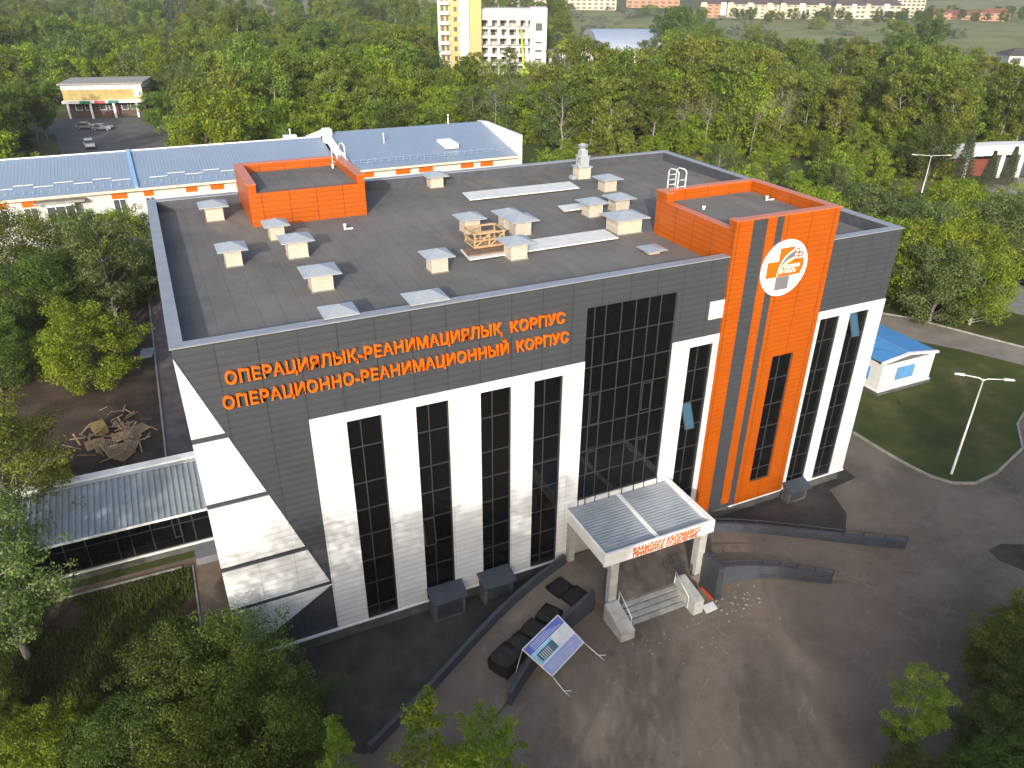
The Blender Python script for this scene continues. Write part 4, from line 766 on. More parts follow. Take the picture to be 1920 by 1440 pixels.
# ---------------------------------------------------------------- gate with brick fence
gt = empty('entrance_gate', (141, 57, 0), R(-25), 'white gateway with a thick curved beam on pillars at the right edge', 'gate')
def loc(mb, name, mt, par): ob = mb.build(name, mt); ob.parent = par; return ob
pts = [(-15+t*30, .8*math.cos(t*math.pi*1.0)) for t in np.linspace(0, 1, 13)]
m = MB()
for (x0, y0), (x1, y1) in zip(pts, pts[1:]):
    zz = lambda x: 4.3+1.2*(1-((x-2)/17)**2); m.add([(x0, -1.6, zz(x0)-1.1), (x1, -1.6, zz(x1)-1.1), (x1, 1.8, zz(x1)-1.1), (x0, 1.8, zz(x0)-1.1), (x0, -1.6, zz(x0)+.55), (x1, -1.6, zz(x1)+.55), (x1, 1.8, zz(x1)+.55), (x0, 1.8, zz(x0)+.55)], [(0, 3, 2, 1), (4, 5, 6, 7), (0, 1, 5, 4), (2, 3, 7, 6)]+([(3, 0, 4, 7)] if x0 == -15 else [])+([(1, 2, 6, 5)] if x1 > 14.9 else []))
loc(m, 'beam', GALVW, gt)
for x in (-14.2, -9.0, -2.8, .6, 4.2, 9, 14): loc(MB().box(x-.35, x+.35, -.5, .5, 0, 3.4+.9*(1-((x-2)/17)**2)), 'pillar', GALVW, gt)
loc(MB().box(-13.5, -3.5, .9, 1.2, 0, 3.0), 'infill', BRICKR, gt)
loc(MB().box(-2, 9, 1.4, 1.6, 0, 3.2), 'gate_leaf', DARKM, gt)
fe = empty('brick_fence', (126, 70, 0), 0, 'low red brick fence running from the gate into the trees', 'fence')
MB().bar((126, 64.5, 1.1), (121, 92, 1.1), .35, 2.2).build('wall', BRICKR, fe)
for t in (0, .2, .4, .6, .8, 1): MB().box(126-5*t-.3, 126-5*t+.3, 64.5+27.5*t-.3, 64.5+27.5*t+.3, 0, 2.45).build('pier', BRICKR, fe)
m = MB(); rail = [(114.4, 42.5, .75), (117, 44.6, .75), (119.8, 45.6, .75), (121.3, 45.2, .75), (121.2, 43.6, .75)]; m.tube(rail, .09, 6).tube([(x, y, .4) for x, y, z in rail], .07, 6); g_ = empty('guard_rail', (118, 44.5, 0), 0, 'curved white guard rail beside the gate driveway', 'guard rail'); m.build('rail', GALVW, g_)
m = MB()
for x, y, z in rail: m.box(x-.06, x+.06, y-.06, y+.06, 0, .8)
each(m, 'post', GALVW, g_)
o = empty('hydrant', (113.3, 52, 0), 0, 'small yellow post beside the lamp in front of the gate', 'post'); MB().tube([(113.3, 52, 0), (113.3, 52, .9)], .12, 8).tube([(113.3, 52, .6), (113.3, 51.6, .6)], .08, 6).build('body', mat('yellow paint', (.6, .45, .02), .5), o)
# ---------------------------------------------------------------- shop, cars
sh = empty('roadside_shop', (-7, 190, 0), R(-12), 'two storey ochre shop with white columns and colourful signs across the street', 'shop')
L_ = lambda mb, n, mt: loc(mb, n, mt, sh)
L_(MB().box(-9, 9, .8, 12, 0, 4.0), 'ground_floor', mat('brown shop front', (.10, .06, .05), .8)); wl = L_(MB().box(-9, 9, 0, 12, 4.0, 7.6), 'wall', OCHRE); L_(MB().box(-9.05, 9.05, -.1, 12.05, 6.5, 7.6), 'frieze', TRIM); L_(MB().box(-9.6, 9.6, -.7, 12.6, 7.6, 7.95), 'roof', CONC)
L_(MB().box(7.2, 9.1, -.15, -.101, 4.6, 6.5), 'panel', TRIM); L_(MB().box(-9.2, 9.2, -1.6, 0, 3.5, 4.1), 'awning', TRIM)
for x in (-8.3, -3.2, 2.0, 7.2): L_(MB().box(x, x+.45, -1.4, -.95, 0, 3.5), 'column', TRIM)
for x in (-7, -4.8, -1.5, .6, 3.5, 5.5): w = L_(MB().box(x, x+1.5, .7, .79, 1.6, 3.2), 'window', FRAMEW); loc(MB().box(x+.1, x+1.4, .66, .699, 1.7, 3.1), 'pane', GLASSF, w)
for x, mt in ((-5.2, mat('green sign', (.02, .22, .12), .5)), (-1.9, mat('red sign', (.5, .06, .05), .5)), (1.2, mat('dark green sign', (.02, .16, .12), .5))): L_(MB().box(x, x+2.4, -1.68, -1.601, 3.5, 4.1), 'sign', mt)
def car(x, y, rz, paint, lab, jeep=False):
    o = empty('parked_car', (x, y, 0), rz, lab, 'car', 'cars on the street by the shop')
    W_ = .88; hood, rf = (1.0, 1.65) if jeep else (.86, 1.42)
    b = MB(); b.xprism([(-2.1, .35), (-2.15, .7), (-2.0, hood), (-1.0, hood+.05), (1.6, hood+.06), (2.1, hood-.02), (2.15, .4)][::-1], -W_, W_); loc(b, 'body', paint, o)
    c = MB(); ya, yb, yc, yd = (-1.0, -.55, 1.7, 1.95) if jeep else (-1.0, -.3, 1.1, 1.75); c.add([(-W_+.05, ya, hood+.04), (W_-.05, ya, hood+.04), (W_-.05, yd, hood+.05), (-W_+.05, yd, hood+.05), (-W_+.16, yb, rf-.04), (W_-.16, yb, rf-.04), (W_-.16, yc, rf-.04), (-W_+.16, yc, rf-.04)], [(0, 1, 5, 4), (1, 2, 6, 5), (2, 3, 7, 6), (3, 0, 4, 7)]); loc(c, 'windows', GLASSF, o)
    loc(MB().box(-W_+.14, W_-.14, yb-.05, yc+.05, rf-.05, rf+.02), 'roof', paint, o)
    for sx in (-1, 1):
        for yy in (-1.35, 1.35):
            w = loc(MB().tube([(sx*(W_-.12), yy, .33), (sx*(W_+.04), yy, .33)], .33, 14), 'wheel', TYRE, o); loc(MB().tube([(sx*(W_+.041), yy, .33), (sx*(W_+.055), yy, .33)], .19, 10), 'rim', GALV, w)
        loc(MB().box(sx*.6-.16, sx*.6+.16, -2.17, -2.1, .62, .8), 'headlight', LAMPM, o)
    loc(MB().box(-.85, .85, -2.2, -2.1, .36, .5), 'bumper', DARKM, o); return o
car(-10.2, 150.5, R(6), CARW, 'white off road car driving towards the hospital on the street', True)
car(-8.0, 171, R(70), CARS, 'silver saloon parked in front of the roadside shop')
car(-11.3, 174.5, R(75), CARS, 'grey car half hidden behind the silver saloon by the shop')
car(91, 19.5, R(-20), mat('dark car paint', (.03, .03, .035), .3), 'dark car half hidden under the trees right of the hospital')
# ---------------------------------------------------------------- far buildings
def block(name, lab, cat, x, y, rz, w, d, h, wall, roof, floors, bays, rooft='flat', group=None, fw=.6, fh=.5, balc=False, rh=2.5, bay=False):
    o = empty(name, (x, y, 0), rz, lab, cat, group); P = lambda mb, n, mt, par=None: loc(mb, n, mt, par or o)
    P(MB().box(0, w, 0, d, 0, h), 'wall', wall)
    if rooft == 'flat': P(MB().box(-.3, w+.3, -.3, d+.3, h, h+.5), 'roof', roof)
    else: P(MB().add([(-.6, -.6, h), (w+.6, -.6, h), (w+.6, d+.6, h), (-.6, d+.6, h), (d*.3, d/2, h+rh), (w-d*.3, d/2, h+rh)], [(0, 1, 5, 4), (1, 2, 5), (2, 3, 4, 5), (3, 0, 4), (3, 2, 1, 0)]), 'roof', roof)
    bw, fh_ = w/bays, h/floors
    for i in range(bays):
        for k in range(floors):
            cx, cz = (i+.5)*bw, (k+.55)*fh_; P(MB().box(cx-bw*fw/2, cx+bw*fw/2, -.06, -.001, cz-fh_*fh/2, cz+fh_*fh/2), 'window', GLASSF)
    if bay:
        for i in range(0, bays, 3): P(MB().box((i+.08)*bw, (i+.95)*bw, -1.6, -.07, 0, h+1.2), 'bay', WHITEB if i % 2 else CREAM)
    if balc:
        for k in range(floors): P(MB().box(0, w, -1.0, -.001, k*fh_+.1, k*fh_+1.0), 'balcony', wall)
    return o
CY = R(-24)
cx_, sx_ = math.cos(CY), math.sin(CY)
# unfinished white block: recessed dark bays between white slabs and piers
tw = empty('unfinished_block', (113.3, 240, 0), CY, 'white unfinished multi storey block with rows of open bays behind the trees', 'building')
L2 = lambda mb, n, mt: loc(mb, n, mt, tw)
L2(MB().box(0, 22.0, 3.0, 14, 0, 21.2), 'core', CONCL); L2(MB().box(18.2, 24.0, 0, 14, 0, 21.5), 'stair_tower', WHITEB); L2(MB().box(-.2, 18.2, -.2, 14, 17.6, 21.0), 'top_storey', WHITEB)
for k in range(6): L2(MB().box(-.2, 18.19, -.3, 3.0, k*2.95, k*2.95+.9 if k % 2 == 0 else k*2.95+.55), 'balcony', WHITEB)
for k in range(6):
    for i in range(6): L2(MB().box(i*3.3, i*3.3+(.9 if (i+k) % 3 else 1.5), 0.0, 2.99, k*2.95+.9, k*2.95+2.95), 'pier', WHITEB)
for k in range(6):
    for i in range(5):
        if (i*7+k*3) % 4: L2(MB().box(i*3.3+1.2, i*3.3+2.6, 2.9, 2.99, k*2.95+.9, k*2.95+2.6), 'window', [mat('dark opening', (.06, .045, .04), .8), GLASSF][0] if (i+k) % 2 else GLASSF)
for k, z in enumerate((15.5, 10.5, 7.8, 5.0)): L2(MB().box(20, 22.4, -.06, -.001, z-(1.2 if k == 0 else .3), z+(1.2 if k == 0 else .3)), 'window', GLASSF)
for x in (2, 7, 14, 20): L2(MB().tube([(x, 6, 21), (x, 6, 22.3)], .25, 6), 'roof_vent', CONC)
ty = empty('apartment_tower', (99.6, 240.8, 0), CY, 'yellow and white apartment tower beside the unfinished white block', 'building')
L3 = lambda mb, n, mt: loc(mb, n, mt, ty)
L3(MB().box(0, 6.5, 0, 16, 0, 38), 'wall', YELLOW); L3(MB().box(6.5, 9.8, -.8, 16, 0, 38), 'white_bay', WHITEB); L3(MB().box(9.8, 14, .2, 16, 0, 37), 'wall', YELLOW); L3(MB().box(-.8, 0, -1, 10, 0, 38), 'white_bay', WHITEB)
for k in range(12):
    z = 1+k*3.1; L3(MB().box(-.1, 3.2, -1.3, -.001, z-.2, z+.9), 'balcony', WHITEB); L3(MB().box(.3, 1.2, -.06, -.001, z+.95, z+2.5), 'window', GLASSF); L3(MB().box(2.0, 2.8, -.06, -.001, z+.95, z+2.5), 'window', GLASSF); L3(MB().box(4.6, 5.7, -.06, -.001, z+.8, z+2.3), 'window', GLASSF)
cr_ = empty('mobile_crane', (124.5, 226, 0), CY, 'lime green crane boom raised in front of the unfinished white block', 'crane')
loc(MB().tube([(0, 0, 2.5), (-1.2, 0, 15.5)], [.5, .32], 6), 'boom', LIME, cr_); loc(MB().box(-2, 4, -1.2, 1.2, .8, 2.2).box(2, 4, -1.2, 1.2, 2.2, 3.2), 'chassis', LIME, cr_)
for x in (-1.4, .6, 3.2):
    for s in (-1, 1): loc(MB().tube([(x, s*1.0, .5), (x, s*1.3, .5)], .5, 10), 'wheel', TYRE, cr_)
block('beige_annex', 'low pale annex between the unfinished block and the hangar', 'building', 143, 243, CY, 26, 10, 6.0, CONCL, CONC, 1, 5)
hg = empty('hangar', (173.5, 259, 0), R(-22), 'hangar with a curved pale metal roof among the trees', 'hangar')
arcp = [(26*(1-math.cos(t)), 3.5+7.5*math.sin(t)) for t in np.linspace(0, math.pi/2, 10)]+[(26+26*math.sin(t), 3.5+7.5*math.cos(t)) for t in np.linspace(.15, math.pi/2, 10)]
m = MB(); n = len(arcp)
for (a, b), (c_, d2) in zip(arcp, arcp[1:]): m.quad((0, a, b), (29, a, b), (29, c_, d2), (0, c_, d2))
loc(m, 'roof', CORRF, hg); m = MB(); m.poly([(29, a, b) for a, b in arcp]+[(29, 52, 0), (29, 0, 0)]); m.poly([(0, a, b) for a, b in arcp][::-1]+[(0, 0, 0), (0, 52, 0)]); m.quad((0, 0, 0), (29, 0, 0), (29, 0, 3.5), (0, 0, 3.5)); m.quad((29, 52, 0), (0, 52, 0), (0, 52, 3.5), (29, 52, 3.5)); loc(m, 'wall', WHITEB, hg)
loc(MB().box(8, 14, -.1, -.01, .3, 3.0), 'door', GLASSF, hg)
def between(name, lab, cat, p, q, d, h, wall, roof, fl, bays, **k):
    a = math.atan2(q[1]-p[1], q[0]-p[0]); return block(name, lab, cat, p[0], p[1], a, math.hypot(q[0]-p[0], q[1]-p[1]), d, h, wall, roof, fl, bays, **k)
G_T = 'terraced blocks on the horizon'
ro = dict(rooft='hip', group=G_T, rh=5.5, fh=.42, bay=True)
between('terraced_block', 'brown fronted end of the long terrace on the horizon', 'building', (446, 552), (464, 540), 16, 10.5, PINKB, ROOFD, 4, 4, **ro)
between('terraced_block', 'cream terrace section with wide white bays, left part of the long terrace', 'building', (464.5, 540), (500, 517), 16, 10.5, CREAM, ROOFD, 4, 8, fw=.45, **ro)
between('terraced_block', 'cream terrace section at the right part of the long terrace', 'building', (500.5, 517), (534, 494), 16, 10.5, CREAM, ROOFD, 4, 8, fw=.55, **ro)
between('terraced_block', 'small cream block with brown hipped roof right of the long terrace', 'building', (545, 500), (568, 488), 14, 10, CREAM, ROOFD, 3, 6, **ro)
between('terraced_block', 'cream block with dark hipped roof beside the tall white office', 'building', (572, 495), (600, 480), 14, 10, CREAM, ROOFD, 3, 6, **ro)
between('office_block', 'tall cream office block at the right end of the terraces', 'building', (600, 500), (636, 487), 14, 14, CREAM, CONCL, 5, 9)
between('orange_house', 'long low house with red roof on the right horizon', 'house', (622, 470), (652, 440), 12, 5, PINKB, ROOFR, 2, 8, rooft='hip', group='orange houses on the right horizon', rh=2)
between('orange_house', 'short orange house with brown hipped roof on the right horizon', 'house', (640, 436), (655, 420), 12, 6, PINKB, ROOFR, 2, 4, rooft='hip', group='orange houses on the right horizon', rh=3)
between('orange_house', 'orange house at the right edge of the horizon', 'house', (650, 395), (665, 375), 12, 5, PINKB, ROOFR, 2, 3, rooft='hip', group='orange houses on the right horizon', rh=3)
between('framework_building', 'beige unfinished frame building on the horizon above the white block', 'building', (383, 740), (455, 700), 20, 14, CREAM, CONC, 4, 14, fw=.5)
between('pink_block', 'orange pink block on the horizon left of the terraces', 'building', (500, 752), (548, 722), 16, 14, PINKB, ROOFR, 4, 8)
between('glass_block', 'grey glazed block on the horizon behind the unfinished white block', 'building', (330, 760), (372, 744), 18, 16, CONC, CONC, 5, 10, fw=.8)
between('dark_roofed_house', 'low white house with dark roof at the right edge among trees', 'house', (322, 186), (345, 170), 14, 4, WHITEB, ROOFD, 1, 5, rooft='hip', rh=2.5)
# lattice pylons
def pylon(x, y, h, lab):
    o = empty('lattice_pylon', (x, y, 0), R(20), lab, 'pylon', 'dark lattice power pylons'); f = MB(); wb, wt = h*.09, h*.018; lv = 9
    def c(k, s, t): w = wb+(wt-wb)*k/lv; return (s*w, t*w, h*k/lv)
    q4 = [(-1, -1), (1, -1), (1, 1), (-1, 1)]
    for k in range(lv):
        for i in range(4):
            a, b = q4[i], q4[(i+1) % 4]; f.bar(c(k, *a), c(k+1, *a), .22); f.bar(c(k, *a), c(k+1, *b), .12); f.bar(c(k, *b), c(k+1, *a), .12); f.bar(c(k+1, *a), c(k+1, *b), .12)
    loc(f, 'mast', DARKM, o); g = MB()
    for z, w in ((h*.72, h*.16), (h*.84, h*.13), (h*.95, h*.1)): g.bar((-w, 0, z), (w, 0, z), .25); g.bar((-w, 0, z), (0, 0, z+h*.05), .15); g.bar((w, 0, z), (0, 0, z+h*.05), .15)
    loc(g, 'crossarm', DARKM, o)
pylon(112, 178, 17, 'dark pylon in front of the hangar, nearest of the pylons'); pylon(20.5, 330, 46, 'dark lattice pylon above the blue roof at the upper left'); pylon(-8, 440, 44, 'dark lattice pylon farthest to the upper left'); pylon(93, 455, 30, 'faint far pylon left of the apartment tower')
# ---------------------------------------------------------------- vegetation prototypes
def leaves(name, mt, cl, nleaf, size, rng, aspect=.62, up=.35):
    cl = np.array(cl); w = cl[:, 3]**2*cl[:, 4]; idx = rng.choice(len(cl), nleaf, p=w/w.sum()); d = rng.normal(size=(nleaf, 3)); d /= np.linalg.norm(d, axis=1)[:, None]
    r = cl[idx, 3]*(.35+.65*rng.random(nleaf)**.6); P = cl[idx, :3]+d*r[:, None]*np.array([1, 1, .72])
    n = d*.8+rng.normal(size=(nleaf, 3))*.55; n[:, 2] += up; n /= np.linalg.norm(n, axis=1)[:, None]
    t = np.cross(n, rng.normal(size=(nleaf, 3))); t /= np.linalg.norm(t, axis=1)[:, None]; b = np.cross(n, t)
    s = (size*(.6+.8*rng.random(nleaf)))[:, None]; tb = b*s*aspect/2; ta = t*s/2
    V_ = np.stack([P-ta, P-tb+ta*.1, P+ta, P+tb+ta*.1], 1).reshape(-1, 3); V_[:, 2] = np.maximum(V_[:, 2], .05)
    me = bpy.data.meshes.new(name); me.vertices.add(4*nleaf); me.vertices.foreach_set('co', V_.ravel()); me.loops.add(4*nleaf); me.loops.foreach_set('vertex_index', np.arange(4*nleaf, dtype=np.int32))
    me.polygons.add(nleaf); me.polygons.foreach_set('loop_start', np.arange(0, 4*nleaf, 4, dtype=np.int32)); me.update()
    cv = rng.random(len(cl)); a = me.attributes.new('var', 'FLOAT', 'FACE'); a.data.foreach_set('value', np.clip(.5+(cv[idx]-.5)*.7+rng.normal(size=nleaf)*.18, 0, 1).astype(np.float32)); me.materials.append(mt); me.validate(); return me
def skeleton(rng, Hh, Rr, shape, nl, tr):
    mb = MB(); cl = []; lean = rng.normal(size=2)*.03*Hh
    top = .86*Hh if shape != 'bush' else .5*Hh; tp = [(lean[0]*(k/5)**2+rng.normal()*.012*Hh*(k > 0), lean[1]*(k/5)**2+rng.normal()*.012*Hh*(k > 0), top*k/5) for k in range(6)]
    if shape != 'bush': mb.tube(tp, [tr*(1-.8*k/5) for k in range(6)], 6)
    env = {'round': lambda t: math.sqrt(max(.02, 1-((t-.60)/.42)**2)), 'column': lambda t: max(.2, .75+.35*math.sin(t*3.1)-max(0, t-.6)*1.5)*(.5 if t < .15 else 1), 'wide': lambda t: math.sqrt(max(.03, 1-((t-.50)/.5)**2)), 'bush': lambda t: math.sqrt(max(.03, 1-((t-.35)/.66)**2)), 'dead': lambda t: .25+.75*t, 'birch': lambda t: math.sqrt(max(.04, 1-((t-.62)/.40)**2))*.9}[shape]
    t0 = {'round': .26, 'column': .12, 'wide': .12, 'bush': .05, 'dead': .55, 'birch': .3}[shape]
    for i in range(nl):
        t = t0+(.95-t0)*((i+rng.random())/nl); az = i*2.399+rng.normal()*.5; e = env(t)*Rr*rng.uniform(.55, 1.08); z = Hh*t
        zb = max(.03*Hh, z-e*rng.uniform(.5, 1.0)) if shape != 'bush' else rng.uniform(.02, .15)*Hh; k = min(zb/top, 1)*5; k0 = int(min(k, 4)); f = k-k0
        s0 = np.array(tp[k0])*(1-f)+np.array(tp[k0+1])*f if shape != 'bush' else np.array([rng.normal()*.2*Rr, rng.normal()*.2*Rr, 0])
        p = np.array([math.cos(az)*e, math.sin(az)*e, z])+np.array([tp[3][0], tp[3][1], 0]); md = (s0+p)/2+rng.normal(size=3)*.05*e+np.array([0, 0, .06*e])
        lr = tr*.38*(1-t*.6); mb.tube([s0, md, p], [lr, lr*.6, lr*.2], 5, False)
        cr = Rr*{'column': .42, 'birch': .34}.get(shape, .30)*rng.uniform(.75, 1.25); cl.append((*p, cr, 1.0)); cl.append((*(md*.45+p*.55+rng.normal(size=3)*.1*Rr), cr*.9, .7))
        for _ in range(3):
            d = rng.normal(size=3); d /= np.linalg.norm(d); d[2] = abs(d[2])*.5+.1; q_ = p+d*cr*rng.uniform(.9, 1.5); mb.tube([md*.3+p*.7, q_], [lr*.35, lr*.1], 4, False); cl.append((*q_, cr*rng.uniform(.35, .7), 1.2))
            if shape == 'dead':
                for _ in range(4): d2 = rng.normal(size=3)*.5; d2[2] = abs(d2[2])+.9; mb.tube([q_, q_+d2*cr*1.5], [lr*.14, lr*.03], 3, False)
    return mb, cl
PROT = {}; COMB = bpy.data.collections.new('tree_sources')
def proto(key, seed, Hh, Rr, shape, nl, nleaf, size, mt, bark, tr=.22, name='broadleaf_tree', comb=True):
    rng = np.random.default_rng(seed); mb, cl = skeleton(rng, Hh, Rr, shape, nl, tr); me = leaves(key+' crown', mt, cl, nleaf, size, rng) if nleaf else None
    o = bpy.data.objects.new(name, None); o.empty_display_size = .5; t = mb.build('trunk' if shape != 'bush' else 'stems', bark); t.parent = o; S.collection.objects.unlink(t)
    if me: c = bpy.data.objects.new('crown', me); c.parent = o
    o['category'] = 'bush' if shape == 'bush' else ('dead tree' if shape == 'dead' else 'tree'); PROT[key] = (o, t.data, me, name)
    return o
def plant(key, x, y, s=1., rz=None, label='', group=None, sz=None, z=0.):
    o, tm, cm, nm = PROT[key]; r = bpy.data.objects.new(nm, None); LINK(r); r.location = (x, y, z); r.rotation_euler = (0, 0, rz if rz is not None else rnd.uniform(0, 6.28)); r.scale = (s, s, sz or s); r.empty_display_size = .5
    tag(r, label, o['category'], group)
    t = bpy.data.objects.new('stems' if nm == 'bush' else 'trunk', tm); LINK(t); t.parent = r
    if cm: c = bpy.data.objects.new('crown', cm); LINK(c); c.parent = r
    return r
rnd = random.Random(21)
proto('elmA', 1, 11, 4.6, 'round', 22, 9000, .34, L_MID, BARKD); proto('elmB', 2, 10, 4.8, 'wide', 24, 9000, .34, L_BRI, BARKD); proto('elmC', 3, 12, 4.6, 'round', 24, 9500, .34, L_DRK, BARKD)
proto('popA', 4, 15, 2.9, 'column', 26, 8500, .34, L_MID, BARKP, .2, 'poplar_tree'); proto('popB', 5, 14, 3.2, 'birch', 22, 7500, .33, L_OLI, BARKP, .18, 'birch_tree'); proto('popC', 6, 14, 3.4, 'birch', 24, 8500, .33, L_MID, BARKP, .18, 'birch_tree')
proto('silA', 7, 12, 4.6, 'wide', 24, 9500, .30, L_SIL, BARKP, .25, 'willow_tree'); proto('bushA', 8, 4.6, 3.2, 'bush', 20, 6500, .26, L_BRI, BARKD, .12, 'bush'); proto('bushB', 9, 4.2, 3.2, 'bush', 20, 6500, .26, L_OLI, BARKD, .12, 'bush')
proto('dead', 10, 12, 2.4, 'dead', 26, 260, .22, L_OLI, BARKG, .16, 'bare_tree'); proto('sage', 12, 3.0, 2.6, 'bush', 14, 2500, .3, L_GRY, BARKD, .1, 'bush')
def spruce(seed=13):
    rng = np.random.default_rng(seed); Hh = 9; mb = MB(); mb.tube([(0, 0, 0), (0, 0, Hh)], [.16, .02], 6); cl = []
    for k in range(46):
        t = .08+.9*k/46; rr = (1-t)*2.4+.15
        for j in range(5): a = k*2.1+j*1.2566; p = np.array([math.cos(a)*rr, math.sin(a)*rr, t*Hh-rr*.25]); mb.tube([(0, 0, t*Hh), p], [.03, .01], 3, False); cl += [(*(p*.9+np.array([0, 0, t*Hh])*.1), .28, 1), (*(p*.55+np.array([0, 0, t*Hh])*.45), .3, .8)]
    me = leaves('spruce crown', L_SPR, cl, 8000, .24, rng, .35, .1); o = bpy.data.objects.new('spruce_tree', None); t = mb.build('trunk', BARKD); S.collection.objects.unlink(t); o['category'] = 'tree'; PROT['spruce'] = (o, t.data, me, 'spruce_tree')
spruce()
# close trees with finer leaves
proto('nElm', 31, 9.5, 5.0, 'wide', 46, 42000, .18, L_MID, BARKD); proto('nDrk', 32, 10, 4.6, 'wide', 46, 42000, .17, L_DRK, BARKD); proto('nBri', 33, 7.5, 3.8, 'wide', 40, 32000, .17, L_BRI, BARKD)
proto('nSil', 34, 12, 3.8, 'round', 36, 26000, .19, L_SIL, BARKP, .25, 'poplar_tree'); proto('nPop', 35, 11, 1.0, 'column', 34, 9500, .125, L_BRI, BARKP, .13, 'poplar_tree'); proto('nOli', 36, 13, 5.0, 'wide', 40, 34000, .19, L_OLI, BARKP, .3, 'poplar_tree')
proto('nSpa', 37, 11, 2.0, 'round', 36, 15000, .135, L_BRI, BARKP, .13, 'young_tree'); proto('bigR', 38, 12, 5.5, 'wide', 40, 22000, .28, L_BRI, BARKP, .28, 'broadleaf_tree'); proto('bigS', 39, 11, 5.5, 'wide', 40, 22000, .28, L_SIL, BARKP, .28, 'willow_tree')
# hand placed trees
for k, x, y, s, lab in [
 ('nOli', -11.0, 15.6, .80, 'large leafy poplar at the left edge behind the glazed corridor roof'), ('nSil', -10.2, 5.6, .78, 'poplar at the left edge in front of the glazed corridor'),
 ('nBri', -7.2, 37.6, .95, 'bright green low tree above the scrap heap'), ('nSil', -5.4, 49.0, 1.0, 'silvery poplar close to the left side of the hospital'),
 ('nElm', -13.3, 63.0, .94, 'green tree at the left edge below the ward building'), ('elmB', -3.2, 66, .75, 'bright tree beside the ward balcony and the corner of the hospital roof'), ('nBri', -7.0, 69, .95, 'bright tree covering the foot of the ward balcony'),
 ('nDrk', -12.9, 45.9, .92, 'dark tree left of the bright low tree'), ('elmC', -19.5, 47, 1.0, 'dark tree at the left edge behind the scrap yard'), ('nBri', -11.0, 56, .85, 'fresh green tree below the ward windows'), ('nDrk', -14.8, 39.5, .7, 'dark tree at the left edge beside the bare soil'),
 ('nDrk', -9.9, 50.5, .8, 'dark tree between the silvery poplar and the left edge'), ('nElm', -2.6, 57.0, .62, 'small green tree squeezed beside the hospital side path'),
 ('nElm', -.5, -3.6, .58, 'wide green tree in front of the lower left corner of the hospital'), ('nDrk', -3.0, -2.6, .54, 'dark tree left of the lower left corner of the hospital'), ('nDrk', 1.9, -5.6, .38, 'small dark tree before the foot of the first white wall field'), ('nElm', .2, -7.5, .54, 'broad tree at the bottom edge left of the slim poplars'),
 ('nDrk', -4.8, -4.9, .47, 'dark tree between the tall grass and the bottom edge'), ('nElm', -2.4, -7.0, .5, 'green tree in the middle of the bottom left clump'), ('nBri', -8.4, -2.9, .53, 'bright green tree at the bottom left corner'), ('nBri', -6.7, -1.6, .30, 'smallest bright tree of the bottom left clump'), ('nElm', -11.4, 1.0, .35, 'green tree at the left edge beside the tall grass'),
 ('nPop', 3.0, -10.8, .66, 'slim young poplar at the bottom edge left of the ramp wall end'), ('nPop', 5.8, -12.4, .84, 'slim pale trunked poplar at the bottom edge in front of the ramp wall'), ('nSpa', 8.5, -12.7, .62, 'bushy young tree at the bottom edge in front of the yard'), ('nSpa', 7.4, -12.6, .46, 'young tree between the slim poplar and the bushy one at the bottom edge'),
 ('nSpa', 26.3, -17.9, .54, 'sparse bright young tree at the bottom right of the yard'), ('nDrk', 24.9, -19.8, .34, 'small dark tree under the sparse young tree'), ('nElm', 34.6, -17.6, .44, 'green tree at the right edge between the bright tree and the dark one'), ('nDrk', 29.6, -20.3, .42, 'dark round tree right of the sparse young tree'),
 ('nDrk', 27.3, -21.2, .40, 'dark tree at the bottom edge below the sparse young tree'), ('nDrk', 32.9, -19.6, .46, 'dark tree at the right edge above the bottom corner'), ('nBri', 37.2, -16.2, .46, 'bright tree at the right edge of the yard'),
 ('bigS', 71.6, 17.4, .72, 'broad leafy tree with pale trunks behind the blue roofed hut'), ('bigR', 73.4, 21.3, .75, 'silvery broad tree behind the side road'), ('bigR', 71.0, 25.5, .72, 'bright tree close to the far right corner of the hospital'), ('bigR', 69.2, 33, .85, 'green tree seen above the right parapet of the hospital'), ('bigS', 79, 26.5, .85, 'silvery tree in the thicket right of the hospital'),
 ('bigR', 74.6, 15.0, .62, 'smaller bright tree with pale trunks at the bend of the side road'), ('bigS', 76.8, 23.2, .7, 'grey green tree left of the paved square'), ('bigR', 67.5, 30.5, .6, 'small bright tree peeping over the far right roof corner'), ('bigS', 65.5, 28.5, .75, 'grey green tree just behind the far right roof corner'), ('bigR', 77.5, 19.0, .75, 'bright tree between the side road and the paved square'), ('bigS', 93.5, 12.5, .85, 'silvery tree at the right edge beyond the paved square'), ('bigS', 76, 31.5, .8, 'silvery tree in the middle of the thicket'), ('bigR', 84.5, 26.5, .7, 'bright tree behind the paved square'),
 ('bigS', 88.5, 23.5, .85, 'grey green tree above the paved square'), ('bigR', 97.5, 24.5, .85, 'bright tree at the right edge below the driveway'), ('bigR', 90.5, 31, .8, 'bright tree below the dry verge'), ('bigR', 99, 17, .9, 'dark leafed tree at the right edge beside the paved square'), ('bigS', 81.5, 35, .8, 'tree in the thicket left of the dry verge'),
 ('spruce', 127.5, 57.2, 1.0, 'dark spruce in front of the left half of the gate'), ('spruce', 130.0, 54.0, .7, 'small spruce in front of the gate beam'), ('spruce', 134.5, 53.5, .75, 'slim spruce before the gate pillars'), ('elmC', 124, 61, .8, 'dark tree covering the left end of the gate')]:
    plant(k, x, y, s, None, lab)
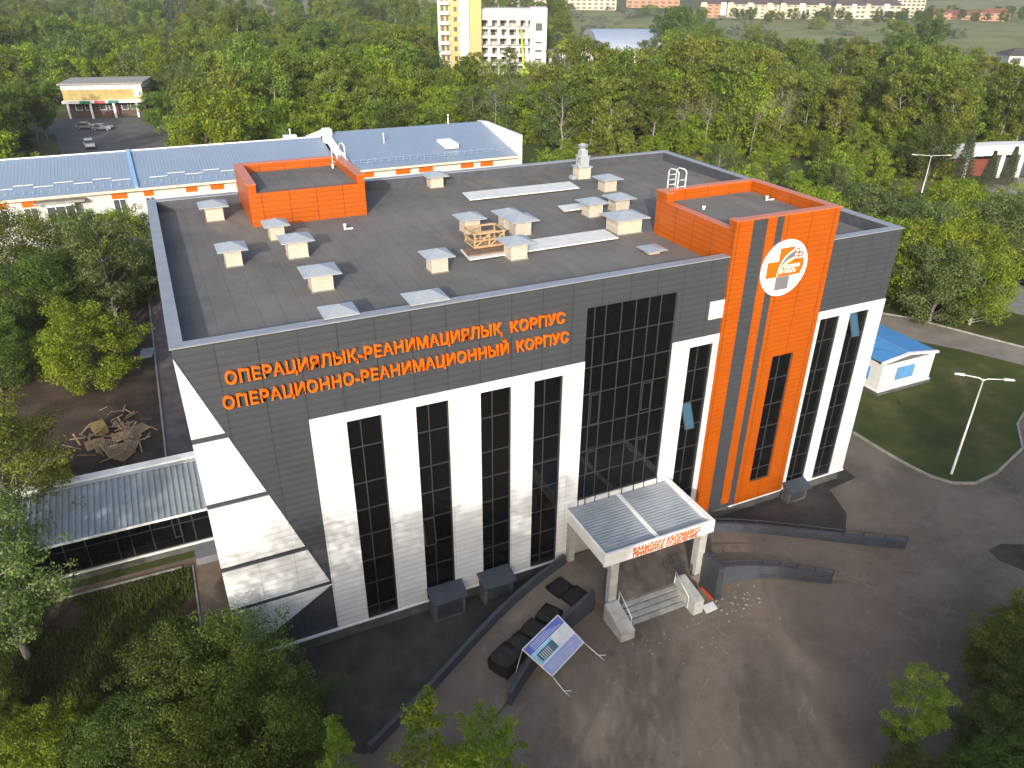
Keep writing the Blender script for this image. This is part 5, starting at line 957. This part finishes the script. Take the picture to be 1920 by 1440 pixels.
# thicket of bushes between the hospital and the forest
th = [(66, 42), (70, 40), (74, 44), (68, 49), (77, 38), (82, 42), (86, 37), (90, 44), (95, 38), (85, 48), (78, 50), (72, 54), (92, 50), (99, 44), (88, 56), (80, 58), (74, 62), (97, 57), (104, 52), (70, 68), (78, 68), (86, 64), (94, 64), (102, 62), (66, 76), (72, 80), (80, 76), (88, 74), (62, 86), (68, 92), (60, 98), (56, 106), (64, 108), (52, 112), (96, 72), (108, 66), (60, 60), (58, 70), (116, 66), (54, 92), (105, 36), (110, 33), (101, 31), (108, 26), (84, 31), (93, 33)]
def tz(x, y): return ('between the side road and the gate' if x > 85 else 'behind the paved square') if y < 50 else ('in front of the brick fence' if x > 84 else 'just behind the far right roof corner') if y < 80 else 'behind the exhaust duct'
for i, (x, y) in enumerate(th): plant(('bushA', 'bushB', 'silA', 'bushA', 'elmB')[i % 5], x+rnd.uniform(-1.5, 1.5), y+rnd.uniform(-1.5, 1.5), rnd.uniform(.85, 1.15)*(.52 if i % 5 in (2, 4) else 1.1), None, 'rounded leafy bush in the thicket '+tz(x, y), 'thicket bushes '+tz(x, y))
for i, (x, y) in enumerate([(-22, 112), (-18, 110), (-26, 116), (-12, 104), (-6, 103), (0, 104), (5, 105), (9, 108), (14, 107), (19, 109), (25, 108), (31, 110), (37, 109)]): plant('bushA', x, y, rnd.uniform(.7, 1.0), None, 'bright green shrub in the row just behind the blue roof', 'shrubs behind the blue roof')
for i, (x, y, s) in enumerate([(-20.5, 163.5, .85), (-26, 168, .95), (-18.6, 163.2, .7)]): plant('popC', x, y, s, None, ['leaning birch at the kerb nearest the street', 'birch farther left at the street kerb', 'birch close to the crossing of the street'][i], 'street birches with whitewashed trunks'); 
plant('elmC', -22.5, 150, .85, None, 'dark tree beside the street left of the white off road car'); plant('elmA', 3.5, 160, .8, None, 'tree standing before the right end of the roadside shop'); plant('popC', -18.5, 176, .75, None, 'birch at the left end of the roadside shop')
plant('silA', 43, 158, .95, None, 'round silver green willow behind the blue roof'); plant('silA', 35, 205, 1.25, None, 'large silvery willow left of the sandy path')
for i, (x, y) in enumerate([(101, 94), (104.5, 91.5), (98, 98), (107.5, 88), (90, 104), (96, 102), (112, 86), (85, 110), (76.5, 126), (101.5, 100), (67, 120)]): plant('dead', x, y, rnd.uniform(.85, 1.15), None, 'pale leafless tree at the edge of the forest', 'leafless trees in the forest edge')
# forest: the nearest trees are individuals, the rest one far wood
rng = np.random.default_rng(77); cand = []
def inpoly(x, y, P):
    c = False; n = len(P)
    for i in range(n):
        (x0, y0), (x1, y1) = P[i], P[(i+1) % n]
        if (y0 > y) != (y1 > y) and x < (x1-x0)*(y-y0)/(y1-y0)+x0: c = not c
    return c
CLEAR = [[(-60, 170), (-26, 178), (-23, 160), (-21, 104), (8, 104), (8, 136), (12, 150), (10, 172), (9, 204), (-18, 208), (-60, 200)],
 [(-80, 0), (56, 0), (56, 104), (-80, 104)], [(43, 158), (51, 158), (60, 180), (80, 222), (72, 228), (56, 198), (46, 178)], [(-8, 262), (6, 262), (4, 330), (-8, 330)],
 [(56, 30), (130, 30), (128, 62), (118, 74), (104, 86), (78, 106), (64, 120), (50, 118), (54, 60)], [(90, 228), (150, 205), (156, 250), (92, 268)], [(160, 250), (215, 232), (236, 285), (176, 320)],
 [(120, 40), (180, 20), (190, 60), (128, 70)], [(120, 216), (129, 214), (120, 170), (114, 172)], [(315, 192), (350, 165), (330, 120), (290, 140)]]
d0 = 86.
while d0 < 900:
    sp = 5.6 if d0 < 200 else (7.4 if d0 < 330 else 9.5+(d0-330)*.02); a = YAW-R(37)
    while a < YAW+R(37):
        r = d0+rng.uniform(-.5, .5)*sp; x = CAM[0]+math.sin(a+rng.normal()*.25*sp/d0)*r; y = CAM[1]+math.cos(a)*r; a += sp/d0*rng.uniform(.8, 1.25)
        if any(inpoly(x, y, P) for P in CLEAR): continue
        if 30 < x < 130 and y < 84 and d0 < 160 and x < 118: continue
        u, v, w = pix(x, y, 6)
        if u < -120 or u > 2040 or v > 900 or v < -60: continue
        n = math.sin(x*.035+1.3)*math.cos(y*.028)+.5*math.sin(x*.09+y*.07)
        top_ = pix(x, y, 12.5)[1]; v0 = pix(x, y, 0)[1]; f_ = False
        if u > 1060:       # the wood ends here; open field with shrubs behind it
            lim = np.interp(u, [1060, 1090, 1240, 1260, 1330, 1350, 1480, 1600, 1660, 1800, 1850, 1900, 2040], [66, 86, 86, 44, 50, 92, 100, 104, 92, 100, 130, 160, 165])
            if top_ < lim:
                if v0 > (125 if u > 1700 else 118): continue
                if 30 < v0 < 47 and u > 1240 and rng.random() < .55: cand.append((w, x, y, 'elmA' if rng.random() < .5 else 'elmC', rng.uniform(.45, .8))); continue
                f_ = True
                if rng.random() > (.42+.4*n if u < 1720 else .10+.1*n): continue
        if d0 > 430 and (n > .25 or rng.random() < .35): continue
        q_ = rng.random()
        if f_: k, s = ('sage' if q_ < .85 else 'bushB'), rng.uniform(.7, 1.7)
        elif x > 78 and y < 150 and d0 < 215: k, s = (('popB' if q_ < .40 else 'popC' if q_ < .75 else 'elmB' if q_ < .97 else 'dead'), rng.uniform(.85, 1.15))
        elif n > .55: k, s = ('silA' if q_ < .5 else 'elmB'), rng.uniform(.75, 1.1)
        elif n > 0: k, s = ('elmA' if q_ < .35 else 'popC' if q_ < .6 else 'elmB'), rng.uniform(.75, 1.15)
        elif n > -.5: k, s = ('elmC' if q_ < .35 else 'popA' if q_ < .6 else 'elmA'), rng.uniform(.8, 1.2)
        else: k, s = ('popB' if q_ < .4 else 'elmB' if q_ < .8 else 'popA'), rng.uniform(.7, 1.1)
        s *= 1.05+.32*math.sin(x*.061+2)*math.cos(y*.053+1)+.12*rng.normal()
        if math.sin(x*.047+y*.031)*math.sin(y*.051-x*.02) > .62 and not f_: s *= .45
        if rng.random() < .14: s *= .55
        s = max(.35, min(1.5, s))
        tl = 122 if 885 < u < 1050 and d0 < 262 else 100 if 1075 < u < 1262 and d0 < 285 else 150 if 1760 < u < 1830 and 120 < d0 < 185 else None
        while tl and s > .3 and pix(x, y, 13*s)[1] < tl: s *= .85
        if x > 118 and d0 < 165 and y < 80: s *= .8
        if 800 < u < 1060 and 190 < d0 < 285: s *= .55
        if 1060 < u < 1260 and 200 < d0 < 300: s *= .6
        cand.append((w, x, y, k, s))
    d0 += sp*.9
for x, y, k, s in [(215, 205, 'elmC', 1.0), (222, 196, 'elmA', 1.0), (230, 190, 'elmC', 1.05), (236, 180, 'elmC', 1.0), (222, 168, 'elmA', 1.0), (228, 158, 'elmC', 1.1), (232, 148, 'elmC', 1.1), (226, 140, 'elmA', 1.0), (214, 150, 'elmB', 1.1), (206, 160, 'elmB', 1.0), (164, 245, 'elmC', .8), (186, 240, 'elmA', .9), (196, 236, 'elmC', .9), (205, 250, 'elmC', 1.6), (212, 262, 'elmC', 1.7), (204, 238, 'silA', 1.2), (222, 254, 'silA', 1.3), (150, 238, 'popC', .9), (330, 232, 'elmC', 1.3), (342, 240, 'elmC', 1.3), (318, 240, 'elmA', 1.3)]: cand.append((pix(x, y, 5)[2], x, y, k, s))
cand.sort()
KN = dict(elmA='green leafy tree', elmB='bright leafy tree', elmC='dark leafy tree', popA='tall narrow poplar', popB='olive green birch', popC='pale trunked birch', silA='silvery green willow', dead='pale leafless tree', sage='low sage grey shrub', bushB='olive green bush')
NI = 285
def row(w): return ' in the front rows of the wood ' if w < 140 else ' in the middle of the wood ' if w < 172 else ' deep in the wood '
def zone(x, y):
    u = pix(x, y, 6)[0]
    return 'left of the short lamp' if u < 480 else 'below the apartment tower' if u < 800 else 'in front of the unfinished block' if u < 1050 else 'right of the exhaust duct' if u < 1400 else 'left of the white gate' if u < 1720 else 'behind the white gate'
for i, (w, x, y, k, s) in enumerate(cand[:NI]): plant(k, x, y, s, None, KN[k]+row(w)+zone(x, y), (KN[k]+'s').replace('birchs', 'birches')+row(w)+zone(x, y), sz=s*rnd.uniform(.9, 1.12))
for i, (w, x, y, k, s) in enumerate(cand[:NI]):
    if w < 190 and rng.random() < (.85 if x > 60 else .45): plant('bushB' if rng.random() < .5 else 'bushA', x+rng.uniform(-2.5, 2.5), y-rng.uniform(1, 3), rng.uniform(.7, 1.15), None, 'low bush at the edge of the wood '+zone(x, y), 'undergrowth bushes '+zone(x, y))
# the far wood
KEYS = ['elmA', 'elmB', 'elmC', 'popA', 'popB', 'popC', 'silA', 'dead', 'sage', 'bushB']
for i, k in enumerate(KEYS):
    o, tm, cm, nm = PROT[k]; a = bpy.data.objects.new('%02d_a' % i, tm); import bmesh
    bm = bmesh.new(); bm.from_mesh(tm); nt_ = len(bm.faces); bm.from_mesh(cm); me = bpy.data.meshes.new('wood source'); 
    for j, f in enumerate(bm.faces): f.material_index = 0 if j < nt_ else 1
    bm.to_mesh(me); bm.free(); me.materials.append(tm.materials[0]); me.materials.append(cm.materials[0])
    ob = bpy.data.objects.new('%02d source' % i, me); COMB.objects.link(ob)
far = cand[NI:]
me = bpy.data.meshes.new('far_wood'); me.from_pydata([(x, y, 0) for w, x, y, k, s in far], [], [])
at = me.attributes.new('idx', 'INT', 'POINT'); at.data.foreach_set('value', [KEYS.index(c[3]) for c in far]); at = me.attributes.new('scl', 'FLOAT', 'POINT'); at.data.foreach_set('value', [c[4]*(1.0 if c[0] < 400 else 1.15) for c in far]); at = me.attributes.new('rot', 'FLOAT', 'POINT'); at.data.foreach_set('value', [rnd.uniform(0, 6.28) for c in far])
fw = bpy.data.objects.new('far_wood', me); LINK(fw); tag(fw, 'far wood stretching to the horizon behind the nearer trees', 'wood', kind='stuff')
ng = bpy.data.node_groups.new('scatter wood', 'GeometryNodeTree'); ng.interface.new_socket('Geometry', in_out='INPUT', socket_type='NodeSocketGeometry'); ng.interface.new_socket('Geometry', in_out='OUTPUT', socket_type='NodeSocketGeometry')
gi, go = ng.nodes.new('NodeGroupInput'), ng.nodes.new('NodeGroupOutput'); ip = ng.nodes.new('GeometryNodeInstanceOnPoints'); ci = ng.nodes.new('GeometryNodeCollectionInfo'); ci.inputs['Collection'].default_value = COMB; ci.inputs['Separate Children'].default_value = True; ci.inputs['Reset Children'].default_value = True
def na(nm, ty): n = ng.nodes.new('GeometryNodeInputNamedAttribute'); n.data_type = ty; n.inputs[0].default_value = nm; return next(o for o in n.outputs if o.enabled)
cx3 = ng.nodes.new('ShaderNodeCombineXYZ'); ng.links.new(na('rot', 'FLOAT'), cx3.inputs[2]); ip.inputs['Pick Instance'].default_value = True
ng.links.new(gi.outputs[0], ip.inputs['Points']); ng.links.new(ci.outputs[0], ip.inputs['Instance']); ng.links.new(na('idx', 'INT'), ip.inputs['Instance Index']); ng.links.new(cx3.outputs[0], ip.inputs['Rotation']); ng.links.new(na('scl', 'FLOAT'), ip.inputs['Scale']); ng.links.new(ip.outputs[0], go.inputs[0])
fw.modifiers.new('scatter', 'NODES').node_group = ng
print('FOREST', len(cand), 'far', len(far))
# trees just outside the lower edge whose shade falls on the facade and the yard
for i, (k, x, y, s) in enumerate([('nOli', -37, -52, 1.3), ('nOli', -7.5, -26, 1.35), ('nOli', -1, -31, 1.4), ('nOli', 9.5, -52, 1.5), ('nOli', 22, -47, 1.4), ('nOli', 29, -43, 1.35), ('nOli', 36, -40, 1.3), ('nOli', 16, -50, 1.45), ('nOli', 42, -30, 1.0)]): plant(k, x, y, s, None, 'tall poplar in the row along the street in front of the yard', 'poplars along the street in front of the yard')
# grass tufts on the left
rng = np.random.default_rng(4); n = 42000; P = np.c_[rng.uniform(-14, -1.9, n), rng.uniform(-6, 9.3, n), np.zeros(n)]; keep = (np.sin(P[:, 0]*.9)+np.cos(P[:, 1]*.7+P[:, 0]*.3) > -1.6); P = P[keep]; n = len(P)
hgt = rng.uniform(.12, .42, n); d = rng.uniform(0, 6.28, n); wv = np.c_[np.cos(d), np.sin(d), np.zeros(n)]*.03; ln = rng.normal(size=(n, 3))*.09; ln[:, 2] = hgt
V_ = np.stack([P-wv, P+wv, P+ln], 1).reshape(-1, 3); me = bpy.data.meshes.new('tall_grass'); me.from_pydata(V_.tolist(), [], [(3*i, 3*i+1, 3*i+2) for i in range(n)]); at = me.attributes.new('var', 'FLOAT', 'FACE'); at.data.foreach_set('value', rng.random(n).astype(np.float32)); me.materials.append(GRASSB)
g = bpy.data.objects.new('tall_grass', me); LINK(g); tag(g, 'tall unmown grass below the glazed corridor', 'grass', kind='stuff')

hz = MB(); hz.box(-1700, 2800, -400, 3600, -1, 62); hm = bpy.data.materials.new('haze air'); hm.use_nodes = True; ht = hm.node_tree; ht.nodes.clear()
ho = N(ht, 'OutputMaterial'); hv = N(ht, 'VolumePrincipled'); hv.inputs['Density'].default_value = .00017; hv.inputs['Color'].default_value = (.86, .9, .95, 1); hv.inputs['Anisotropy'].default_value = .2; ht.links.new(hv.outputs[0], ho.inputs['Volume'])
hz.build('haze', hm, kind='stuff', label='thin pale haze over the far trees and blocks', cat='haze')
